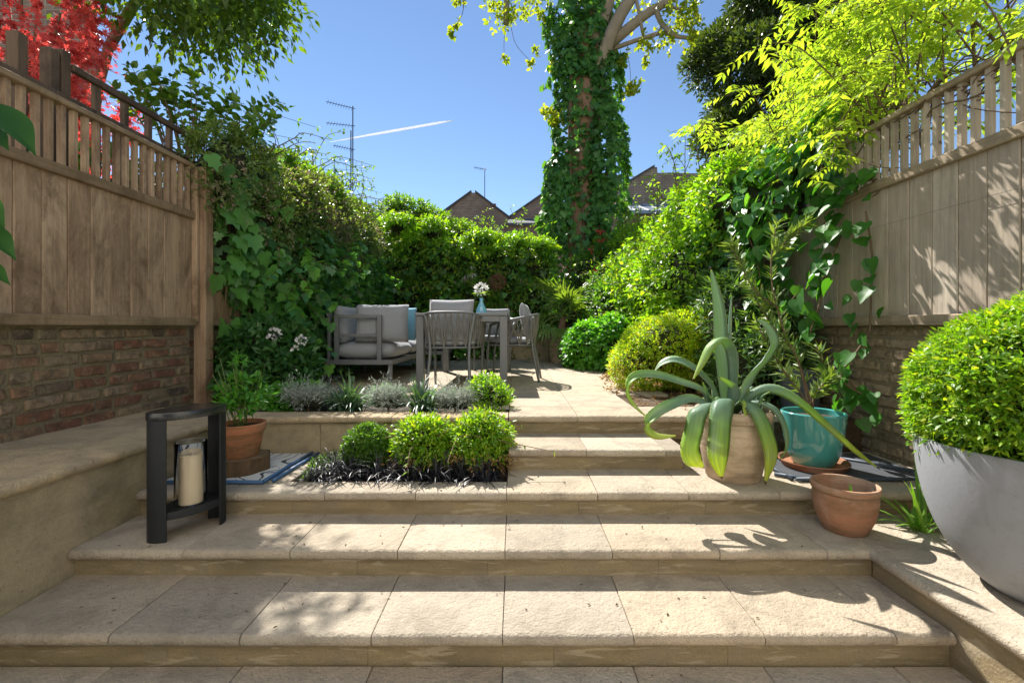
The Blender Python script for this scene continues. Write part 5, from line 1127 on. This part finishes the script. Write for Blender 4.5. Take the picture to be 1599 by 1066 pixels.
def agave_leaf(pts, W, side, yl=1.0, trough=.30, n=64, thick=.010, tp=.55):
    c = bez([P3(820 + x/2.805, 400 + y/2.805, Y) for x, y, Y in pts], n); side = Vector(side); v = []; al = []; ac = []
    for i, p in enumerate(c):
        t = i/(n-1); d = (c[min(i+1, n-1)] - c[max(i-1, 0)]).normalized(); s = (side - d*side.dot(d)).normalized(); u = s.cross(d).normalized()
        w_ = W*(.55 + .45*min(1, t/.35))*(1 if t < tp else max(.02, 1 - ((t-tp)/(1-tp))**2.2)); w_ *= .93 + (.07 if i % 2 else 0); th = thick*(1 - .8*t) + .0015; tg = trough*w_*.5
        for a in (-1, -.5, 0, .5, 1): v.append(p + s*(a*w_/2) + u*(tg*a*a))
        for a in (.55, 0, -.55): v.append(p + s*(a*w_/2) + u*(tg*a*a - th))
        al += [t*yl if t < .97 else 2.0]*8; ac += [-1, -.5, 0, .5, 1, .55, 0, -.55]
    f = []
    for i in range(n-1):
        for k in range(8): k2 = (k+1) % 8; f.append((i*8+k, i*8+k2, (i+1)*8+k2, (i+1)*8+k))
    f += [tuple(range(8))[::-1], tuple((n-1)*8+k for k in range(8))]
    m = MB(); m.add(v, f); me = m.mesh('leaf', M_ag, T.loc, True); at = me.attributes.new('along', 'FLOAT', 'POINT'); at.data.foreach_set('value', al); at = me.attributes.new('across', 'FLOAT', 'POINT'); at.data.foreach_set('value', ac); T.link('leaf', me)
Yc = AG[1]
agave_leaf([(880,680,Yc), (865,560,Yc), (848,380,Yc+.02), (838,220,Yc+.02), (812,45,Yc+.03)], .098, (1, .25, 0), .3, .5)
agave_leaf([(895,680,Yc), (893,500,Yc+.02), (892,330,Yc+.02), (905,160,Yc+.03)], .05, (.5, 1, 0), .3, .7)
agave_leaf([(890,690,Yc-.02), (912,560,Yc-.06), (910,430,Yc-.10), (872,362,Yc-.14), (815,385,Yc-.17), (770,470,Yc-.19), (732,548,Yc-.2)], .072, (.55, -.85, .1), .85, .25)
agave_leaf([(870,690,Yc+.02), (820,570,Yc+.08), (740,490,Yc+.12), (660,455,Yc+.15), (600,470,Yc+.17), (562,510,Yc+.18)], .062, (.2, .8, .6), .5)
agave_leaf([(860,690,Yc), (780,590,Yc), (680,550,Yc), (570,520,Yc-.02), (485,525,Yc-.04), (450,575,Yc-.06), (470,640,Yc-.08), (540,712,Yc-.1)], .056, (.2, .7, .7), .9)
agave_leaf([(850,690,Yc-.05), (740,625,Yc-.08), (640,650,Yc-.12), (560,700,Yc-.15), (540,750,Yc-.17), (580,785,Yc-.18), (675,785,Yc-.18)], .064, (.25, .6, .75), 1.1)
agave_leaf([(870,690,Yc-.06), (810,650,Yc-.14), (760,680,Yc-.20), (740,760,Yc-.23), (722,850,Yc-.245), (745,905,Yc-.25), (785,925,Yc-.24)], .095, (.95, -.25, .1), 1.1, tp=.75)
agave_leaf([(880,690,Yc-.06), (875,630,Yc-.16), (862,690,Yc-.24), (855,790,Yc-.265), (850,880,Yc-.27), (862,975,Yc-.265)], .118, (1, 0, 0), 1.0, .22, tp=.7)
agave_leaf([(900,690,Yc-.05), (960,640,Yc-.14), (1020,680,Yc-.21), (1065,780,Yc-.235), (1085,880,Yc-.24), (1050,1000,Yc-.23)], .098, (.95, .28, 0), 1.05, .25, tp=.7)
agave_leaf([(910,690,Yc), (1000,640,Yc-.06), (1090,665,Yc-.12), (1140,740,Yc-.15), (1150,830,Yc-.16), (1112,895,Yc-.16)], .064, (.7, .65, .1), .6)
agave_leaf([(910,690,Yc-.03), (1000,600,Yc-.08), (1090,580,Yc-.12), (1200,630,Yc-.16), (1330,740,Yc-.2), (1450,850,Yc-.23), (1555,935,Yc-.25)], .06, (-.3, .45, .85), 1.1, .35)
agave_leaf([(910,690,Yc+.02), (980,540,Yc+.08), (1060,440,Yc+.1), (1088,375,Yc+.1), (1060,310,Yc+.12), (1012,272,Yc+.14)], .066, (.75, .2, .6), .35)
agave_leaf([(890,690,Yc-.05), (925,600,Yc-.1), (905,560,Yc-.13), (850,528,Yc-.16)], .045, (.8, -.5, .2), .8)
agave_leaf([(900,690,Yc-.06), (930,650,Yc-.13), (960,640,Yc-.18), (970,735,Yc-.2)], .035, (.9, .3, 0), 1.0)
for k in range(22):                                     # young offsets round the rim
    a = random.uniform(0, 6.28); r = .14; bx, by = AG[0] + r*math.cos(a), AG[1] + r*math.sin(a)*.8; l = random.uniform(.12, .24); px = lambda x, y, z: ((805 + x/y*F - 820)*2.805, (510 - (z - CAM_Z)/y*F - 400)*2.805, y)
    ox, oy = math.cos(a)*l*.45 + random.gauss(0, .03), math.sin(a)*l*.4; z0 = AG[2]+.335
    agave_leaf([px(bx, by, z0), px(bx+ox*.35, by+oy*.35, z0+l*.6), px(bx+ox, by+oy, z0+l*random.uniform(.6, .95))], .026, (-math.sin(a), math.cos(a), 0), .6, .4, 12, .005)

# ------------------------------------------------------------------ litter
lb = LB(); n = 130; zz = rng.choice([1, 2, 2, 3, 1, 0], n); y = np.array([random.uniform(*[(1.2, 1.58), (1.62, 1.93), (1.98, 2.28), (2.32, 2.44)][k]) for k in zz]); P = np.stack([rng.uniform(-1.8, 1.4, n), y, zz*RISE + .004], 1)
D = rv(n); D[:, 2] *= .1; lb.add(T_OVAL, P, D, rv(n, .15) + np.array([0, 0, 1.0]), rng.uniform(.006, .02, n)); o = bpy.data.objects.new('fallen_leaves', lb.mesh('fallen_leaves', leaf_mat('litter', (.05, .035, .02), (.12, .08, .04), .1, (1,1,1), .9, .1, rare=(.7, .66, .6), rare_at=.9))); COL.objects.link(o); tag(o, 'scattered crumbs of fallen leaf and petal on the step treads', 'leaf litter', kind='stuff')
lb = LB(); n = 900; P = np.stack([rng.uniform(.95, 2.3, n), rng.uniform(3.2, 5.0, n), np.full(n, .59)], 1); D = rv(n); D[:, 2] *= .2; lb.add(T_OVAL, P, D, rv(n, .3) + np.array([0, 0, 1.0]), rng.uniform(.02, .05, n)); o = bpy.data.objects.new('leaf_mulch', lb.mesh('leaf_mulch', L_dry)); COL.objects.link(o); tag(o, 'brown dry leaves strewn on the soil of the right bed', 'leaf litter', kind='stuff')
# ------------------------------------------------------------------ houses, aerials, vapour trail
def brick_far(name, c1, c2, mort, scale):
    m, n, out = newmat(name); g = n.nodes.new('ShaderNodeNewGeometry'); sp = n.nodes.new('ShaderNodeSeparateXYZ'); n.links.new(g.outputs['Position'], sp.inputs[0]); cb = n.nodes.new('ShaderNodeCombineXYZ'); n.links.new(math_(n, 'ADD', sp.outputs[0], sp.outputs[1]), cb.inputs[0]); n.links.new(sp.outputs[2], cb.inputs[1])
    b = n.nodes.new('ShaderNodeTexBrick'); n.links.new(cb.outputs[0], b.inputs['Vector']); b.inputs['Color1'].default_value = (*c1, 1); b.inputs['Color2'].default_value = (*c2, 1); b.inputs['Mortar'].default_value = (*mort, 1)
    b.inputs['Scale'].default_value = scale; b.inputs['Mortar Size'].default_value = .03; b.inputs['Brick Width'].default_value = .9; b.inputs['Row Height'].default_value = .3
    col = mixc(n, ramp(n, noise(n, pos(n), 1.4, 5, .6), [(.4, .5), (.65, 0)]), b.outputs[0], [x*.45 for x in c1]); finish(n, out, col, .9, b.outputs[1], -.3, .02, .2); return m
M_far = brick_far('london_stock_brick', (.42, .28, .20), (.29, .185, .135), (.5, .42, .33), 3.0); M_slate = plain('slate_roof', (.14, .14, .15), .9, .3, 3, .4, 15); M_dark = plain('dark_brick_paint', (.11, .095, .085), .8)
M_white = plain('white_paint', (.7, .7, .68), .5); M_pane = plain('window_pane', (.03, .04, .05), .08, .1, 3, 0, spec=.8)
def window(T, x0, x1, y, z0, z1):
    m = MB(); m.box(x0, x1, y-.05, y-.005, z0, z1); f = T.part('window', m, M_white)
    for a, b, c, d in ((x0+.08, x1-.08, z0+.08, (z0+z1)/2-.03), (x0+.08, x1-.08, (z0+z1)/2+.03, z1-.08)):
        m = MB(); m.box(a, b, y-.07, y-.055, c, d); T.part('pane', m, M_pane, f)
Yh = 28
T = Thing('brick_house', 'row house with twin brick gables and dark verge behind the back hedge', 'house', (-1, Yh, 0))
def q2(px, py): p = P3(px, py, Yh); return (p.x, p.z)
prof = [(q2(640,380)[0], -.06), q2(640, 352), q2(690, 334), q2(736, 301), q2(742, 301), q2(795, 341), q2(850, 303), q2(857, 303), q2(905, 340), (q2(905,340)[0], -.06)]
m = MB(); m.prism(prof, Yh, Yh+7, 'y'); T.part('wall', m, M_far)
m = MB()
for a, b in (((690,334),(736,301)), ((742,301),(795,341)), ((795,341),(850,303)), ((857,303),(905,340))):
    A, B = q2(*a), q2(*b); m.prism([A, B, (B[0], B[1]+.14), (A[0], A[1]+.14)], Yh-.1, Yh+7.1, 'y')
T.part('verge_coping', m, M_dark)
A, B = P3(793, 347, Yh-1.5), P3(845, 347, Yh-1.5); m = MB(); m.prism([(Yh-1.8, A.z-.1), (Yh-.02, A.z+.55), (Yh-.02, A.z+.4), (Yh-1.8, A.z-.25)], A.x, B.x+2, 'x'); T.part('lean_to_roof', m, M_slate)
m = MB(); m.box(A.x, B.x+2, Yh-1.6, Yh-.01, -.06, A.z-.12); T.part('lean_to_wall', m, M_far)
for x in (-3.4, -1.2, 1.4): window(T, x, x+1.0, Yh, 4.2, 5.9)
for px, py in ((768, 330), (826, 334)):
    a = P3(px, py, Yh+3); m = MB(); m.box(a.x-.35, a.x+.35, Yh+2.6, Yh+3.4, a.z-1.5, a.z); ck = T.part('chimney', m, M_far)
    for dx in (-.17, .17):
        m = MB(); m.lathe([(.12, 0), (.10, .4), (.13, .42), (.13, .5), (.08, .5)], 12, (a.x+dx, Yh+3, a.z)); T.part('chimney_pot', m, M_terra2, ck, smooth=40)
Yr = 24
T = Thing('brick_house', 'tall dark brick house with stepped sloping parapet right of the ivy-clad tree', 'house', (7, Yr, 0))
def q3(px, py): p = P3(px, py, Yr); return (p.x, p.z)
prof = [(q3(962,0)[0], -.06), q3(962, 286), q3(982, 285), q3(1022, 261), q3(1026, 261), q3(1027, 270), q3(1110, 271), (q3(1110,0)[0], -.06)]
m = MB(); m.prism(prof, Yr, Yr+7, 'y'); T.part('wall', m, M_far)
A, B = q3(962, 320), q3(1048, 320); m = MB(); m.prism([(Yr-3.2, A[1]-1.1), (Yr-.02, A[1]+.05), (Yr-.02, A[1]-.1), (Yr-3.2, A[1]-1.25)], q3(930, 0)[0], B[0], 'x'); T.part('glazed_roof', m, plain('pale_roof_glass', (.30, .36, .42), .2, .2, 2, 0, spec=.7))
m = MB()
for k in range(6):
    x = q3(930, 0)[0] + k*.62; m.prism([(Yr-3.2, A[1]-1.07), (Yr-.02, A[1]+.08), (Yr-.02, A[1]), (Yr-3.2, A[1]-1.15)], x, x+.07, 'x')
T.part('glazing_bar', m, M_white)
m = MB(); m.box(q3(930, 0)[0], B[0], Yr-3.0, Yr-.01, -.06, A[1]-1.25); T.part('extension_wall', m, M_far)
for x in (6.6, 8.4): window(T, x, x+.9, Yr, 4.0, 5.6)
m = MB(); a = q3(962, 286); m.box(a[0]-.05, a[0]+.8, Yr-.04, Yr+.3, a[1]-.02, a[1]+.12); m.prism([q3(982, 285), q3(1022, 261), (q3(1022, 261)[0], q3(1022, 261)[1]+.12), (q3(982, 285)[0], q3(982, 285)[1]+.12)], Yr-.05, Yr+.3, 'y'); T.part('parapet_coping', m, M_dark)
T = Thing('brick_house', 'dark brick house end wall glimpsed behind the red maple', 'house', (-11, 9, 0))
m = MB(); m.prism([(-15, 9.2), (-8.45, 9.2), (-15.2, 16.5), (-21.5, 16.5)], -.06, 11, 'z'); T.part('wall', m, M_far); m = MB(); m.prism([(-15.2, 9.0), (-8.4, 9.0), (-15.3, 16.6), (-21.7, 16.6)], 11.0, 11.5, 'z'); T.part('roof', m, M_slate)
for z in (1.5, 4.6, 7.6): window(T, -12.6, -11.5, 9.2, z, z+1.7)
Yk = 22
T = Thing('brick_house', 'low roofed house hidden behind the hedge carrying the tall aerial', 'house', (-8.5, Yk, 0))
m = MB(); m.box(-12, -6.2, Yk, Yk+6, -.06, 5.6); T.part('wall', m, M_far); m = MB(); m.prism([(Yk-.3, 5.5), (Yk+6.3, 5.5), (Yk+3, 7.2)], -12.2, -6.0, 'x'); T.part('roof', m, M_slate)
m = MB(); m.box(-8.3, -7.5, Yk+.6, Yk+1.4, 5.5, 7.4); T.part('chimney', m, M_far)
M_mast = plain('aerial_metal', (.10, .13, .17), .5, metal=.4)
def yagi(T, p, L, n, el=.35, s=-1, tilt=0):
    m = MB(); a = Vector(p); b = a + Vector((s*L, 0, tilt)); m.tube([a + Vector((-s*.12, 0, 0)), b], .018, 5)
    for i in range(n):
        q = a.lerp(b, (i+.3)/n); m.tube([q + Vector((0, -el*.3, -el*.42)), q + Vector((0, el*.3, el*.42))], .010, 4)
    T.part('aerial_arm', m, M_mast)
def mast(label, px, y0, y1, Y, arms, second=None, r=.03):
    a, b = P3(px, y0, Y), P3(px, y1, Y); T = Thing('tv_aerial', label, 'aerial', a); T.part('mast', MB().tube([a, b], r, 7), M_mast, smooth=True)
    if second: T.part('mast', MB().tube([P3(px+second, y0, Y-.05), P3(px+second, y1 + 38, Y-.05)], r, 7), M_mast, smooth=True)
    for py, L, n, t in arms: yagi(T, P3(px, py, Y), L, n, tilt=t)
    return T
mast('tall double mast with three stacked tv aerials left of the vapour trail', 551, 300, 166, Yk+1, [(170, 1.35, 10, .36), (197, 1.35, 9, .16), (234, 1.0, 8, .22)], -3)
mast('small tv aerial on the left brick gable', 757, 312, 262, Yh+1, [(265, .7, 6, .15)], r=.025)
mast('small tv aerial on the right brick house beside the tree trunk', 967, 290, 248, Yr+1, [(252, .35, 4, 0)], r=.02)
m = MB(); m.tube([P3(968, 274, Yr+1), P3(998, 277, Yr+.2)], .02, 5); single('cable', m, M_mast, 'thin dark cable running from the aerial to the right brick parapet', 'cable')
mc, nc, oc = newmat('vapour'); d_ = N(nc, 'ShaderNodeBsdfDiffuse'); d_.inputs[0].default_value = (.95,.95,.95,1); t_ = N(nc, 'ShaderNodeBsdfTranslucent'); t_.inputs[0].default_value = (.95,.95,.95,1); tp_ = N(nc, 'ShaderNodeBsdfTransparent'); mx = N(nc, 'ShaderNodeMixShader'); mx.inputs[0].default_value = .6
mx2 = N(nc, 'ShaderNodeMixShader'); mx2.inputs[0].default_value = .9; nc.links.new(d_.outputs[0], mx.inputs[1]); nc.links.new(t_.outputs[0], mx.inputs[2]); nc.links.new(tp_.outputs[0], mx2.inputs[1]); nc.links.new(mx.outputs[0], mx2.inputs[2]); nc.links.new(mx2.outputs[0], oc.inputs[0])
ct = [P3(708, 188, 6000).lerp(P3(515, 222, 6900), t) for t in np.linspace(0, 1, 14)]
m = MB(); m.tube(ct, [4, 12] + [16.0]*3 + [17.0, 17, 16, 15, 13, 11, 8, 5, 2], 10); o = single('vapour_trail', m, mc, 'thin white vapour trail across the blue sky', 'vapour trail', smooth=True, kind='stuff')

# unseen house wall added behind the camera, big and pale to bounce sun
T = Thing('bounce_house_wall', 'unseen cream house wall added behind the camera to bounce sun onto the steps', 'house', (0, -2.6, 0))
M_cream = plain('cream_render', (.80, .76, .68), .85, .06, 3, .2, 80)
m = MB(); m.box(-6.5, 6.5, -2.9, -2.6, -.06, 10); T.part('wall', m, M_cream)
m = MB(); m.box(-1.5, 1.5, -2.6, -2.55, 0, 2.3); f = T.part('garden_door', m, M_white)
for x in (-1.4, -.68, .04, .76):
    m = MB(); m.box(x, x+.62, -2.55, -2.535, .12, 2.2); T.part('pane', m, M_pane, f)
for x in (-3.2, .9, -1.2):
    for z in (3.6,):
        m = MB(); m.box(x, x+1.1, -2.6, -2.55, z, z+1.7); f = T.part('window', m, M_white); m = MB(); m.box(x+.08, x+1.02, -2.55, -2.535, z+.08, z+1.62); T.part('pane', m, M_pane, f)
